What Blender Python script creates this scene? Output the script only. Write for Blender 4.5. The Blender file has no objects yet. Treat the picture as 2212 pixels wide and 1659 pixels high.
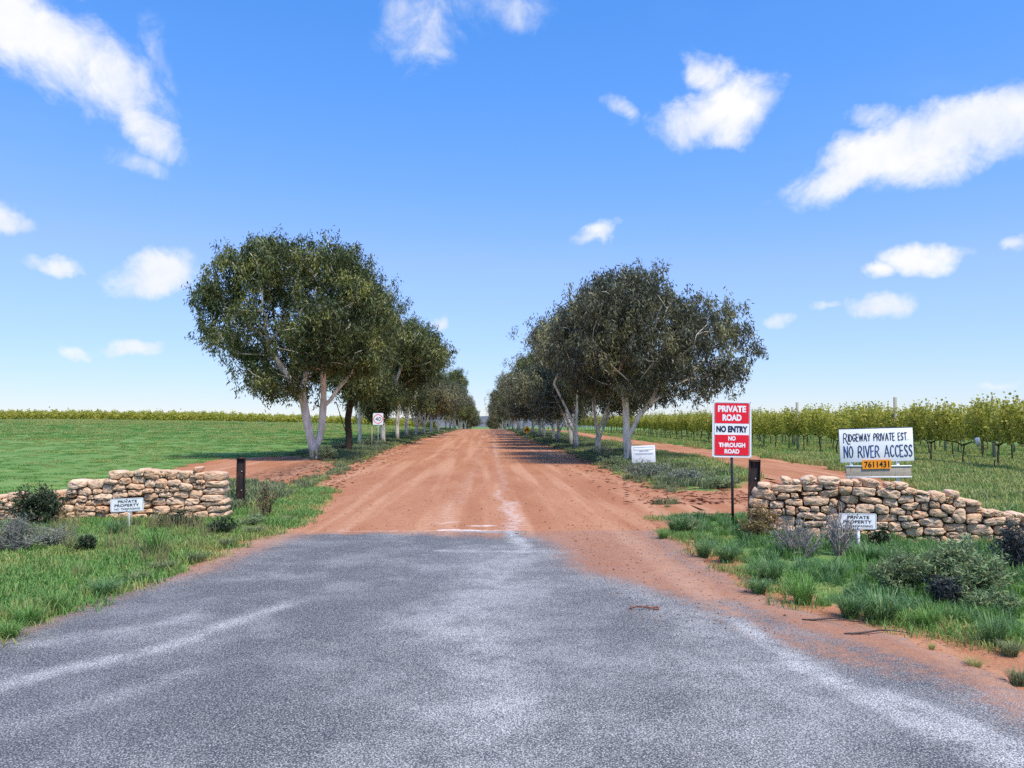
import bpy, math, random
import numpy as np
from mathutils import Matrix, Vector

R = math.radians
rng = np.random.default_rng(7)
random.seed(7)
S = bpy.context.scene
C = S.collection

# ------------------------------------------------------------------ camera
CAMZ = 1.55
PITCH, YAW = R(3.05), R(2.10)
cam_d = bpy.data.cameras.new('camera')
cam = bpy.data.objects.new('camera', cam_d)
C.objects.link(cam)
cam.location = (0, 0, CAMZ)
cam.rotation_euler = (math.pi / 2 + PITCH, 0, -YAW)
cam_d.sensor_width = 36.0
cam_d.lens = 36.0 * 1661 / 2212
cam_d.clip_start = 0.05
cam_d.clip_end = 20000
S.camera = cam
# ------------------------------------------------------------------ light and exposure
SUN_AZ, SUN_EL = R(146), R(60)
sun_d = bpy.data.lights.new('sun', 'SUN')
sun_d.energy = 2.7
sun_d.angle = R(12.0)
sun_d.color = (1.0, 0.93, 0.82)
sun = bpy.data.objects.new('sun', sun_d)
C.objects.link(sun)
sv = Vector((math.cos(SUN_EL) * math.sin(SUN_AZ), math.cos(SUN_EL) * math.cos(SUN_AZ), math.sin(SUN_EL)))
sun.rotation_euler = sv.to_track_quat('Z', 'Y').to_euler()
sun.location = (30, 10, 40)
S.view_settings.view_transform = 'Standard'
S.view_settings.look = 'None'
S.view_settings.exposure = 0.9
S.view_settings.gamma = 1.0
S.render.engine = 'CYCLES'
S.cycles.use_denoising = False
S.cycles.max_bounces = 6
S.cycles.diffuse_bounces = 3
S.cycles.transparent_max_bounces = 8
S.cycles.use_adaptive_sampling = True
S.cycles.adaptive_threshold = 0.02

# ------------------------------------------------------------------ node helper
def N(nt, typ, ins=None, **props):
    n = nt.nodes.new(typ)
    for k, v in props.items():
        setattr(n, k, v)
    for k, v in (ins or {}).items():
        if isinstance(v, bpy.types.NodeSocket):
            nt.links.new(v, n.inputs[k])
        else:
            s = n.inputs[k]
            if s.type == 'RGBA' and len(v) == 3:
                v = (*v, 1)
            s.default_value = v
    return n

def math_(nt, op, a, b=0.0, c=0.0, clamp=False):
    return N(nt, 'ShaderNodeMath', {0: a, 1: b, 2: c}, operation=op, use_clamp=clamp).outputs[0]

def mix_(nt, f, a, b, blend='MIX'):
    n = nt.nodes.new('ShaderNodeMix')
    n.data_type = 'RGBA'; n.blend_type = blend
    for idx, v in ((0, f), (6, a), (7, b)):
        if isinstance(v, bpy.types.NodeSocket): nt.links.new(v, n.inputs[idx])
        else: n.inputs[idx].default_value = v if idx == 0 else (*v[:3], 1)
    return n.outputs[2]

def ramp_(nt, v, lo, hi, a=0.0, b=1.0, smooth=True):
    n = N(nt, 'ShaderNodeMapRange', {0: v, 1: lo, 2: hi, 3: a, 4: b}, clamp=True)
    n.interpolation_type = 'SMOOTHSTEP' if smooth else 'LINEAR'
    return n.outputs[0]

def noise_(nt, vec, scale, detail=4.0, rough=0.55, dist=0.0):
    return N(nt, 'ShaderNodeTexNoise', {'Vector': vec, 'Scale': scale, 'Detail': detail, 'Roughness': rough, 'Distortion': dist}).outputs[0]

def mapping_(nt, vec, loc=(0, 0, 0), rot=(0, 0, 0), scale=(1, 1, 1), typ='POINT'):
    return N(nt, 'ShaderNodeMapping', {'Vector': vec, 'Location': loc, 'Rotation': rot, 'Scale': scale}, vector_type=typ).outputs[0]

# ------------------------------------------------------------------ pixel helpers (photo seen 2212 x 1659)
_cr = (Matrix.Rotation(-YAW, 3, 'Z') @ Matrix.Rotation(math.pi / 2 + PITCH, 3, 'X'))
CR = np.array(_cr)
def ray(px, py):
    d = CR @ np.array([(px - 1106) / 1661, -(py - 829.5) / 1661, -1.0])
    return d / d[1]

# ------------------------------------------------------------------ sky with fair weather clouds
world = bpy.data.worlds.new('World')
S.world = world
world.use_nodes = True
wt = world.node_tree
wt.nodes.clear()
sky = N(wt, 'ShaderNodeTexSky', sky_type='NISHITA', sun_disc=False, sun_elevation=SUN_EL, sun_rotation=SUN_AZ,
        altitude=1500.0, air_density=1.0, dust_density=0.1, ozone_density=5.0)
# the photograph holds back the glare near the horizon: compress the sky by its own luminance
lum = N(wt, 'ShaderNodeVectorMath', {0: sky.outputs[0], 1: (0.21, 0.71, 0.07)}, operation='DOT_PRODUCT').outputs['Value']
comp = math_(wt, 'DIVIDE', 1.50, math_(wt, 'MULTIPLY_ADD', lum, 0.25, 1.0))
tint = mix_(wt, ramp_(wt, lum, 1.05, 2.9, smooth=False), (0.42, 0.94, 1.32), (1.06, 1.0, 1.12))
skyc = N(wt, 'ShaderNodeVectorMath', {0: sky.outputs[0], 'Scale': comp}, operation='SCALE').outputs[0]
skyc = mix_(wt, 1.0, skyc, tint, 'MULTIPLY')
bg_sky = N(wt, 'ShaderNodeBackground', {'Color': skyc, 'Strength': 0.12})
tc = N(wt, 'ShaderNodeTexCoord')
dirv = tc.outputs['Generated']
sx = N(wt, 'ShaderNodeSeparateXYZ', {0: dirv})
az = math_(wt, 'ARCTAN2', sx.outputs[0], sx.outputs[1])
el = math_(wt, 'ARCSINE', sx.outputs[2])
wn = N(wt, 'ShaderNodeTexNoise', {'Vector': dirv, 'Scale': 9.0, 'Detail': 5.0, 'Roughness': 0.6})
warp = N(wt, 'ShaderNodeVectorMath', {0: wn.outputs['Color'], 1: (0.5, 0.5, 0.5)}, operation='SUBTRACT').outputs[0]
ae = N(wt, 'ShaderNodeCombineXYZ', {0: az, 1: el})
ae2 = N(wt, 'ShaderNodeVectorMath', {0: warp, 1: (0.10, 0.075, 0.0), 2: ae.outputs[0]}, operation='MULTIPLY_ADD').outputs[0]
CLOUDS = [  # x, y, half width, half height in photo pixels, tilt in degrees, body
    (60, 90, 200, 110, -8, 1.0), (230, 160, 150, 105, -28, 1.0), (285, 235, 130, 62, -40, 0.95), (345, 120, 55, 80, 5, 0.38), (300, 350, 70, 32, -10, 0.42),
    (15, 465, 62, 38, -10, 0.85), (135, 560, 68, 26, 6, 0.85), (345, 592, 115, 52, 6, 0.95), (175, 760, 36, 18, -5, 0.7), (285, 750, 62, 24, 4, 0.85),
    (940, 55, 150, 90, 20, 0.5), (1090, 15, 170, 50, 0, 0.35), (1540, 165, 75, 58, -20, 0.8), (1560, 240, 165, 72, 8, 1.0), (1350, 240, 55, 26, -30, 0.4),
    (1285, 500, 75, 27, 18, 0.8), (2080, 290, 210, 85, 12, 1.0), (1860, 345, 190, 58, 22, 0.95), (1870, 260, 60, 34, 0, 0.55), (1995, 550, 100, 42, -6, 0.95), (1885, 577, 42, 22, 0, 0.8),
    (1900, 650, 88, 36, 3, 0.9), (1685, 697, 36, 20, 0, 0.65), (1780, 665, 36, 15, 5, 0.55), (2195, 512, 34, 20, 10, 0.6), (958, 712, 26, 24, 0, 0.7), (2165, 820, 70, 14, 0, 0.35),
]
cl = []
for (px, py, hw, hh, tilt, body) in CLOUDS:
    d = ray(px, py); d = d / np.linalg.norm(d)
    ca = math.cos(math.atan2(py - 829, 1661)) ** 2
    k_ = 0.88 if py > 400 else 0.95
    cl.append((math.atan2(d[0], d[1]), math.asin(d[2]), k_ * hw / 1661, k_ * hh / 1661 * ca ** 0.5, R(tilt), body))
cr_ = random.Random(4)
for k in range(13):   # the same kind of sky goes on all round
    a = R(45 + k * 22 + cr_.uniform(-8, 8)); e = R(cr_.uniform(6, 42))
    w_ = cr_.uniform(0.05, 0.12)
    cl.append((a if a < math.pi else a - 2 * math.pi, e, w_ / math.cos(e), w_ * 0.42, R(cr_.uniform(-20, 20)), cr_.uniform(0.7, 1.0)))
acc = None
for (a, e, w_, h_, t, body) in cl:
    m = mapping_(wt, ae2, (a, e, 0), (0, 0, t), (w_ * 1.06, h_ * 1.06, 1), 'TEXTURE')
    ln = N(wt, 'ShaderNodeVectorMath', {0: m}, operation='DOT_PRODUCT')
    wt.links.new(m, ln.inputs[1])
    v = math_(wt, 'MULTIPLY_ADD', ln.outputs['Value'], -body, body)
    acc = v if acc is None else math_(wt, 'MAXIMUM', acc, v)
acc = math_(wt, 'MAXIMUM', acc, -0.2)
fn = noise_(wt, dirv, 15.0, 9.0, 0.66, 0.5)
dens = math_(wt, 'MULTIPLY_ADD', math_(wt, 'SUBTRACT', fn, 0.5), 1.6, acc)
dens = ramp_(wt, dens, 0.05, 1.0)
# thin high veil
veil = ramp_(wt, noise_(wt, mapping_(wt, dirv, scale=(1.0, 1.0, 3.0)), 2.6, 5.0, 0.6), 0.5, 0.9, 0.0, 0.06)
dens = math_(wt, 'MAXIMUM', dens, veil)
shade = noise_(wt, mapping_(wt, dirv, loc=(3.1, 0.4, 0.02)), 11.0, 5.0, 0.55)
ccol = mix_(wt, ramp_(wt, shade, 0.32, 0.7), (0.80, 0.85, 0.94), (1.0, 0.995, 0.985))
bg_cl = N(wt, 'ShaderNodeBackground', {'Color': ccol, 'Strength': 0.56})
mx = N(wt, 'ShaderNodeMixShader', {0: dens, 1: bg_sky.outputs[0], 2: bg_cl.outputs[0]})
wo = N(wt, 'ShaderNodeOutputWorld', {0: mx.outputs[0]})
world.cycles.sampling_method = 'MANUAL'
world.cycles.sample_map_resolution = 512

# ------------------------------------------------------------------ terrain
def sstep(a, b, x):
    t = np.clip((x - a) / (b - a), 0, 1)
    return t * t * (3 - 2 * t)

def H(x, y):
    x = np.asarray(x, float); y = np.asarray(y, float)
    r = 0.66 * sstep(14, 160, y) - 3.2 * sstep(165, 330, y) - 3 * sstep(330, 900, y)
    l = 1.9 * (1 - np.exp(-np.clip(-x - 5.2, 0, None) / 28)) * sstep(14, 130, y)
    v = 0.10 * sstep(4.9, 6.8, np.abs(x)) * sstep(16, 28, y)       # raised verge under the trees
    n = 0.03 * np.sin(x * 1.3 + 0.7 * y) * np.sin(y * 0.9 - x * 0.4) * sstep(4.5, 7, np.abs(x))
    return r + l + v + n

def G(px, py):
    d = ray(px, py)
    t = CAMZ / max(-d[2], 1e-4)
    t = min(t, 400)
    for _ in range(40):
        z = float(H(d[0] * t, t))
        if d[2] >= -1e-4: break
        t += 0.6 * ((CAMZ - z) / -d[2] - t)
    return np.array([d[0] * t, t, float(H(d[0] * t, t))])

def AT(px, py, Y):
    d = ray(px, py)
    return np.array([d[0] * Y, Y, CAMZ + d[2] * Y])

# ------------------------------------------------------------------ mesh helpers
def new_mesh(name, V, F, mats, smooth=False, fattr=None, vattr=None, midx=None):
    """V (n,3); F list of arrays (m,k)"""
    me = bpy.data.meshes.new(name)
    V = np.asarray(V, np.float32)
    F = [np.asarray(f, np.int32) for f in F if len(f)]
    me.vertices.add(len(V)); me.vertices.foreach_set('co', V.ravel())
    nl = sum(f.size for f in F); npoly = sum(len(f) for f in F)
    me.loops.add(nl); me.loops.foreach_set('vertex_index', np.concatenate([f.ravel() for f in F]))
    me.polygons.add(npoly)
    tot = np.concatenate([np.full(len(f), f.shape[1], np.int32) for f in F])
    me.polygons.foreach_set('loop_start', np.concatenate([[0], np.cumsum(tot)[:-1]]).astype(np.int32))
    if smooth: me.polygons.foreach_set('use_smooth', np.ones(npoly, bool))
    if midx is not None: me.polygons.foreach_set('material_index', np.asarray(midx, np.int32))
    for m in (mats if isinstance(mats, (list, tuple)) else [mats]): me.materials.append(m)
    me.update(calc_edges=True)
    for dom, dct in (('FACE', fattr), ('POINT', vattr)):
        for k, v in (dct or {}).items():
            at = me.attributes.new(k, 'FLOAT', dom)
            at.data.foreach_set('value', np.asarray(v, np.float32))
    return me

def obj(name, me, parent=None, loc=None, rot=None, **props):
    o = bpy.data.objects.new(name, me)
    C.objects.link(o)
    if parent: o.parent = parent
    if loc is not None: o.location = loc
    if rot is not None: o.rotation_euler = rot
    for k, v in props.items(): o[k] = v
    return o

def thing(name, label, cat, loc=(0, 0, 0), rot=(0, 0, 0), group=None, scale=None):
    o = obj(name, None, None, loc, rot, label=label, category=cat)
    if group: o['group'] = group
    if scale is not None: o.scale = scale
    return o

def box(x0, x1, y0, y1, z0, z1):
    V = np.array([[x, y, z] for x in (x0, x1) for y in (y0, y1) for z in (z0, z1)], float)
    F = np.array([[0, 1, 3, 2], [4, 6, 7, 5], [0, 4, 5, 1], [2, 3, 7, 6], [0, 2, 6, 4], [1, 5, 7, 3]])
    return V, F

def join(parts):
    Vs, Fs, o = [], {}, 0
    for V, F in parts:
        Vs.append(V)
        for f in (F if isinstance(F, list) else [F]):
            f = np.asarray(f)
            Fs.setdefault(f.shape[1], []).append(f + o)
        o += len(V)
    return np.concatenate(Vs), [np.concatenate(v) for v in Fs.values()]

def bevel_box(name, dims, mat, b=0.004, parent=None, **k):
    V, F = box(*dims)
    me = new_mesh(name, V, [F], mat)
    o = obj(name, me, parent, **k)
    md = o.modifiers.new('bevel', 'BEVEL'); md.width = b; md.segments = 2; md.limit_method = 'ANGLE'
    return o

def tube(P, rad, sides=6, cap=True):
    P = np.asarray(P, float); n = len(P)
    rad = np.broadcast_to(rad, n)
    T = np.gradient(P, axis=0); T /= np.linalg.norm(T, axis=1)[:, None] + 1e-9
    u = np.cross(T[0], [0.31, 0.95, 0.1]); u /= np.linalg.norm(u)
    a = np.linspace(0, 2 * np.pi, sides, endpoint=False)
    V = np.empty((n, sides, 3))
    for i in range(n):
        u = u - T[i] * (u @ T[i]); u /= np.linalg.norm(u) + 1e-9
        w = np.cross(T[i], u)
        V[i] = P[i] + rad[i] * (np.cos(a)[:, None] * u + np.sin(a)[:, None] * w)
    V = V.reshape(-1, 3)
    i = np.arange(n - 1)[:, None] * sides; j = np.arange(sides)[None]; j2 = (j + 1) % sides
    F = np.stack([i + j, i + j2, i + sides + j2, i + sides + j], -1).reshape(-1, 4)
    fs = [F]
    if cap:
        V = np.concatenate([V, P[:1], P[-1:]])
        jj = np.arange(sides); k = n * sides
        fs.append(np.stack([np.full(sides, k), (jj + 1) % sides, jj], -1))
        o = (n - 1) * sides
        fs.append(np.stack([np.full(sides, k + 1), o + jj, o + (jj + 1) % sides], -1))
        fs = [fs[0], np.concatenate(fs[1:])]
    return V, fs

def unit(v):
    return v / (np.linalg.norm(v, axis=-1, keepdims=True) + 1e-9)

def leaf_quads(P, D, L, W, g):
    """diamond leaves at P along D"""
    n = len(P)
    D = unit(D)
    side = unit(np.cross(D, g.normal(size=(n, 3))))
    L = np.broadcast_to(L, n)[:, None]; W = np.broadcast_to(W, n)[:, None]
    nor = np.cross(D, side)
    mid = P + D * L * 0.42 + nor * L * 0.06
    V = np.stack([P, mid - side * W / 2, P + D * L, mid + side * W / 2], 1).reshape(-1, 3)
    F = np.arange(n * 4).reshape(n, 4)
    return V, F

# ------------------------------------------------------------------ materials
MATS = {}
def mat(name):
    m = bpy.data.materials.new(name); m.use_nodes = True
    nt = m.node_tree; nt.nodes.clear()
    MATS[name] = m
    return m, nt
def out_(nt, sh):
    N(nt, 'ShaderNodeOutputMaterial', {0: sh})
def pbsdf(nt, col, rough=0.9, spec=0.2, normal=None, metal=0.0):
    d = {'Base Color': col, 'Roughness': rough, 'Specular IOR Level': spec, 'Metallic': metal}
    if normal is not None: d['Normal'] = normal
    return N(nt, 'ShaderNodeBsdfPrincipled', d).outputs[0]
def bump_(nt, h, strength=0.3, dist=0.02):
    return N(nt, 'ShaderNodeBump', {'Height': h, 'Strength': strength, 'Distance': dist}).outputs[0]
def objc(nt): return N(nt, 'ShaderNodeTexCoord').outputs['Object']
def geopos(nt): return N(nt, 'ShaderNodeNewGeometry').outputs['Position']
def attr_(nt, name, typ='GEOMETRY'): return N(nt, 'ShaderNodeAttribute', attribute_name=name, attribute_type=typ).outputs['Fac']
def objrand(nt): return N(nt, 'ShaderNodeObjectInfo').outputs['Random']

def simple(name, col, rough=0.6, spec=0.3, var=0.12, scale=6.0, bump=0.0, metal=0.0):
    m, nt = mat(name)
    n = noise_(nt, objc(nt), scale, 5.0, 0.6)
    c = mix_(nt, ramp_(nt, n, 0.3, 0.7), tuple(x * (1 - var) for x in col), tuple(min(1, x * (1 + var)) for x in col))
    nor = bump_(nt, n, bump, 0.01) if bump else None
    out_(nt, pbsdf(nt, c, rough, spec, nor, metal))
    return m

def dirt_nodes(nt):
    """red gravel: colour and height sockets in world space"""
    p = geopos(nt)
    big = noise_(nt, mapping_(nt, p, scale=(1.0, 0.22, 1)), 0.9, 4.0, 0.6)
    trk = noise_(nt, mapping_(nt, p, scale=(1.0, 0.035, 1)), 1.7, 3.0, 0.5)
    mid = noise_(nt, p, 6.0, 5.0, 0.65)
    fine = noise_(nt, p, 55.0, 4.0, 0.7)
    c = mix_(nt, ramp_(nt, big, 0.3, 0.7), (0.405, 0.178, 0.090), (0.51, 0.262, 0.150))
    c = mix_(nt, ramp_(nt, trk, 0.46, 0.66, 0, 0.75), c, (0.64, 0.385, 0.245))
    c = mix_(nt, ramp_(nt, mid, 0.35, 0.75, 0, 0.5), c, (0.36, 0.148, 0.068))
    c = mix_(nt, ramp_(nt, fine, 0.52, 0.72, 0, 0.75), c, (0.62, 0.38, 0.23))
    c = mix_(nt, ramp_(nt, fine, 0.45, 0.28, 0, 0.65), c, (0.20, 0.085, 0.05))
    vo = N(nt, 'ShaderNodeTexVoronoi', {'Vector': p, 'Scale': 22.0, 'Randomness': 1.0})
    pick = N(nt, 'ShaderNodeTexWhiteNoise', {'Vector': vo.outputs['Position']}, noise_dimensions='3D').outputs[0]
    peb = math_(nt, 'MULTIPLY', ramp_(nt, vo.outputs['Distance'], 0.32, 0.2), ramp_(nt, pick, 0.86, 0.9))
    c = mix_(nt, math_(nt, 'MULTIPLY', peb, 0.7), c, (0.15, 0.075, 0.05))
    c = mix_(nt, 1.0, c, (0.91, 0.825, 0.78), 'MULTIPLY')
    h = math_(nt, 'ADD', math_(nt, 'MULTIPLY', fine, 0.5), math_(nt, 'ADD', math_(nt, 'MULTIPLY', peb, 0.5), mid))
    return c, h, p

# dirt
m, nt = mat('red_dirt')
c, h, p = dirt_nodes(nt)
ps_ = math_(nt, 'ADD', attr_(nt, 'pale'), math_(nt, 'MULTIPLY', math_(nt, 'SUBTRACT', noise_(nt, p, 8.0, 6.0, 0.75), 0.5), 1.5))
c = mix_(nt, math_(nt, 'MULTIPLY', ramp_(nt, ps_, 0.2, 1.1), ramp_(nt, attr_(nt, 'pale'), 0.0, 0.15)), c, (0.78, 0.70, 0.64))
out_(nt, pbsdf(nt, c, 0.95, 0.15, bump_(nt, h, 0.55, 0.02)))

# ground: soil with turf cover
m, nt = mat('ground')
dc, dh, p = dirt_nodes(nt)
g1 = noise_(nt, p, 0.16, 4.0, 0.6)
g2 = noise_(nt, mapping_(nt, p, scale=(0.5, 1.6, 1)), 1.4, 5.0, 0.65)
g3 = noise_(nt, p, 14.0, 4.0, 0.7)
gc = mix_(nt, ramp_(nt, g1, 0.32, 0.68), (0.115, 0.24, 0.055), (0.205, 0.325, 0.09))
gc = mix_(nt, ramp_(nt, g2, 0.5, 0.8, 0, 0.6), gc, (0.38, 0.37, 0.16))
gc = mix_(nt, ramp_(nt, g3, 0.55, 0.32, 0, 0.8), gc, (0.04, 0.072, 0.02))
gr = attr_(nt, 'grass')
gm = math_(nt, 'ADD', gr, math_(nt, 'MULTIPLY', math_(nt, 'SUBTRACT', noise_(nt, p, 2.2, 6.0, 0.7), 0.5), 1.3))
gm = ramp_(nt, gm, 0.38, 0.62)
lit = attr_(nt, 'litter')
lm = ramp_(nt, math_(nt, 'ADD', lit, math_(nt, 'MULTIPLY', math_(nt, 'SUBTRACT', noise_(nt, p, 5.0, 6.0, 0.75), 0.5), 1.6)), 0.45, 0.75, 0, 0.8)
c = mix_(nt, lm, mix_(nt, gm, dc, gc), mix_(nt, g3, (0.05, 0.03, 0.022), (0.17, 0.10, 0.065)))
out_(nt, pbsdf(nt, c, 0.95, 0.1, bump_(nt, math_(nt, 'ADD', dh, g3), 0.6, 0.03)))

# asphalt (worn chip seal, dusted with the red dirt)
m, nt = mat('chip_seal')
dc, dh, p = dirt_nodes(nt)
vo = N(nt, 'ShaderNodeTexVoronoi', {'Vector': p, 'Scale': 112.0, 'Randomness': 1.0})
vo2 = N(nt, 'ShaderNodeTexVoronoi', {'Vector': p, 'Scale': 34.0, 'Randomness': 1.0})
chipr = N(nt, 'ShaderNodeTexWhiteNoise', {'Vector': vo.outputs['Position']}, noise_dimensions='3D').outputs[0]
cn = noise_(nt, p, 88.0, 3.0, 0.8)
patch = noise_(nt, p, 1.1, 5.0, 0.62)
pale = attr_(nt, 'pale')
pm = math_(nt, 'ADD', math_(nt, 'MULTIPLY', pale, ramp_(nt, noise_(nt, p, 3.2, 6.0, 0.7), 0.30, 0.64, 0.25, 1.15)), math_(nt, 'MULTIPLY', ramp_(nt, patch, 0.42, 0.72), 0.42))
chip = mix_(nt, ramp_(nt, chipr, 0.0, 1.0, smooth=False), (0.18, 0.17, 0.158), (0.49, 0.465, 0.42))
chip = mix_(nt, math_(nt, 'MULTIPLY', pm, 0.85), chip, mix_(nt, chipr, (0.45, 0.43, 0.40), (0.84, 0.80, 0.74)))
thr = math_(nt, 'MULTIPLY_ADD', pm, -0.15, 0.475)
edge = ramp_(nt, math_(nt, 'SUBTRACT', cn, thr), -0.06, 0.07)
gap = ramp_(nt, vo.outputs['Distance'], 0.66, 0.44)
chipm = math_(nt, 'MULTIPLY', edge, gap)
c = mix_(nt, chipm, mix_(nt, pm, (0.058, 0.057, 0.062), (0.20, 0.195, 0.185)), chip)
dk = ramp_(nt, noise_(nt, p, 0.55, 4.0, 0.6), 0.42, 0.75, 0, 0.30)
c = mix_(nt, dk, c, (0.105, 0.103, 0.110))
du = attr_(nt, 'dust')
dm = ramp_(nt, math_(nt, 'ADD', du, math_(nt, 'MULTIPLY', math_(nt, 'SUBTRACT', noise_(nt, p, 9.0, 9.0, 0.82), 0.5), 1.7)), 0.15, 0.95)
dm = math_(nt, 'MULTIPLY', dm, math_(nt, 'MULTIPLY_ADD', chipm, -0.30, 1.0))
c = mix_(nt, dm, c, dc)
out_(nt, pbsdf(nt, c, math_(nt, 'MULTIPLY_ADD', dm, 0.3, 0.58), 0.32, bump_(nt, math_(nt, 'MULTIPLY', chipm, 1.0), 0.5, 0.006)))

# stone
m, nt = mat('limestone')
oc = objc(nt); r_ = objrand(nt)
off = N(nt, 'ShaderNodeVectorMath', {0: oc, 1: N(nt, 'ShaderNodeCombineXYZ', {0: math_(nt, 'MULTIPLY', r_, 37.0), 1: math_(nt, 'MULTIPLY', r_, 11.0)}).outputs[0]}, operation='ADD').outputs[0]
n1 = noise_(nt, off, 7.0, 5.0, 0.65); n2 = noise_(nt, off, 30.0, 5.0, 0.7); n3 = noise_(nt, mapping_(nt, off, scale=(1, 1, 2.5)), 14.0, 6.0, 0.7)
tone = N(nt, 'ShaderNodeTexWhiteNoise', {'W': r_}, noise_dimensions='1D').outputs[0]
c = mix_(nt, tone, (0.72, 0.45, 0.27), (0.82, 0.585, 0.395))
c = mix_(nt, ramp_(nt, n1, 0.45, 0.75, 0, 0.75), c, (0.83, 0.655, 0.49))
c = mix_(nt, ramp_(nt, n1, 0.42, 0.25, 0, 0.55), c, (0.55, 0.29, 0.16))
c = mix_(nt, ramp_(nt, math_(nt, 'MULTIPLY', n3, r_), 0.42, 0.6, 0, 0.6), c, (0.56, 0.26, 0.14))
c = mix_(nt, ramp_(nt, n3, 0.42, 0.3, 0, 0.75), c, (0.20, 0.13, 0.085))
c = mix_(nt, ramp_(nt, n2, 0.58, 0.78, 0, 0.5), c, (0.30, 0.27, 0.21))
hh = math_(nt, 'ADD', math_(nt, 'MULTIPLY', n2, 0.45), n3)
out_(nt, pbsdf(nt, c, 0.92, 0.15, bump_(nt, hh, 0.9, 0.025)))
simple('wall_fill', (0.16, 0.085, 0.05), 0.95, 0.1, 0.4, 20, 0.6)

# bark
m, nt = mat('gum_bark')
oc = objc(nt)
n1 = noise_(nt, mapping_(nt, oc, scale=(1, 1, 0.28)), 5.0, 5.0, 0.6)
n2 = noise_(nt, mapping_(nt, oc, scale=(1, 1, 0.12)), 9.0, 4.0, 0.6)
c = mix_(nt, ramp_(nt, n1, 0.35, 0.65), (0.58, 0.52, 0.43), (0.85, 0.80, 0.71))
c = mix_(nt, ramp_(nt, n2, 0.58, 0.68, 0, 0.6), c, (0.45, 0.33, 0.24))
c = mix_(nt, ramp_(nt, n2, 0.36, 0.28, 0, 0.85), c, (0.12, 0.085, 0.065))
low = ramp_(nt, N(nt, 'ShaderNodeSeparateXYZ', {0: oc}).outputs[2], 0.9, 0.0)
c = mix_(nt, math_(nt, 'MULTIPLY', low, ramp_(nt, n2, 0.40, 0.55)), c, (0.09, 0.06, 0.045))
out_(nt, pbsdf(nt, c, 0.85, 0.2, bump_(nt, n2, 0.4, 0.03)))
m, nt = mat('dark_bark')
n2 = noise_(nt, mapping_(nt, objc(nt), scale=(1, 1, 0.2)), 14.0, 4.0, 0.6)
out_(nt, pbsdf(nt, mix_(nt, n2, (0.035, 0.026, 0.02), (0.11, 0.08, 0.058)), 0.9, 0.15, bump_(nt, n2, 0.6, 0.02)))

def leafmat(name, a, b, c_, tcol, trans=0.3, rough=0.5, spec=0.35, orand=0.25):
    m, nt = mat(name)
    r = attr_(nt, 'rnd'); cl_ = attr_(nt, 'clu')
    c = mix_(nt, r, a, b)
    c = mix_(nt, ramp_(nt, cl_, 0.55, 0.95, 0, 0.85), c, c_)
    o_ = objrand(nt)
    c = N(nt, 'ShaderNodeHueSaturation', {'Hue': 0.5, 'Saturation': 1.0, 'Value': math_(nt, 'MULTIPLY_ADD', o_, orand, 1 - orand / 2), 'Color': c}).outputs[0]
    d = pbsdf(nt, c, rough, spec)
    t = N(nt, 'ShaderNodeBsdfTranslucent', {'Color': mix_(nt, 0.5, c, tcol)}).outputs[0]
    out_(nt, N(nt, 'ShaderNodeMixShader', {0: trans, 1: d, 2: t}).outputs[0])
    return m
leafmat('gum_leaf', (0.014, 0.022, 0.010), (0.11, 0.145, 0.052), (0.31, 0.32, 0.09), (0.22, 0.26, 0.05), 0.2, 0.5, 0.3, 0.5)  # near-black and olive tones paint crown shade and sunlit clumps into the leaves
leafmat('gum_leaf_grey', (0.024, 0.028, 0.021), (0.19, 0.205, 0.14), (0.38, 0.36, 0.15), (0.22, 0.24, 0.08), 0.2, 0.5, 0.3, 0.4)  # olive third tone paints sunlit highlights onto the grey leaf clumps
leafmat('vine_leaf', (0.32, 0.33, 0.05), (0.56, 0.54, 0.11), (0.62, 0.50, 0.14), (0.50, 0.52, 0.07), 0.5, 0.6, 0.2)
leafmat('shrub_dark', (0.022, 0.038, 0.020), (0.055, 0.085, 0.032), (0.09, 0.11, 0.05), (0.08, 0.12, 0.03), 0.2)
leafmat('shrub_grey', (0.14, 0.17, 0.14), (0.28, 0.32, 0.25), (0.34, 0.35, 0.23), (0.16, 0.18, 0.12), 0.2)
leafmat('shrub_sage', (0.14, 0.225, 0.10), (0.30, 0.40, 0.19), (0.40, 0.42, 0.20), (0.18, 0.24, 0.07), 0.3)
leafmat('shrub_slate', (0.022, 0.03, 0.038), (0.06, 0.075, 0.08), (0.09, 0.10, 0.085), (0.06, 0.08, 0.06), 0.15)
leafmat('dry_leaf', (0.22, 0.145, 0.05), (0.38, 0.27, 0.11), (0.30, 0.27, 0.11), (0.4, 0.3, 0.1), 0.3)
leafmat('blade_lush', (0.095, 0.23, 0.05), (0.19, 0.375, 0.09), (0.30, 0.42, 0.14), (0.16, 0.30, 0.04), 0.35, 0.5, 0.3)
leafmat('blade_deep', (0.065, 0.16, 0.055), (0.15, 0.295, 0.10), (0.28, 0.39, 0.18), (0.12, 0.25, 0.04), 0.3, 0.45, 0.4)
leafmat('blade_pale', (0.26, 0.31, 0.08), (0.40, 0.44, 0.14), (0.50, 0.45, 0.22), (0.25, 0.32, 0.07), 0.35, 0.6, 0.2)
leafmat('blade_dry', (0.24, 0.20, 0.09), (0.40, 0.34, 0.18), (0.30, 0.30, 0.12), (0.4, 0.35, 0.15), 0.3, 0.7, 0.15)
leafmat('blade_grey', (0.12, 0.165, 0.075), (0.23, 0.28, 0.14), (0.30, 0.29, 0.16), (0.16, 0.2, 0.08), 0.3, 0.6, 0.2)
simple('twig', (0.085, 0.068, 0.06), 0.9, 0.1, 0.3, 20)
simple('twig_grey', (0.30, 0.265, 0.25), 0.9, 0.1, 0.3, 20)
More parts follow.
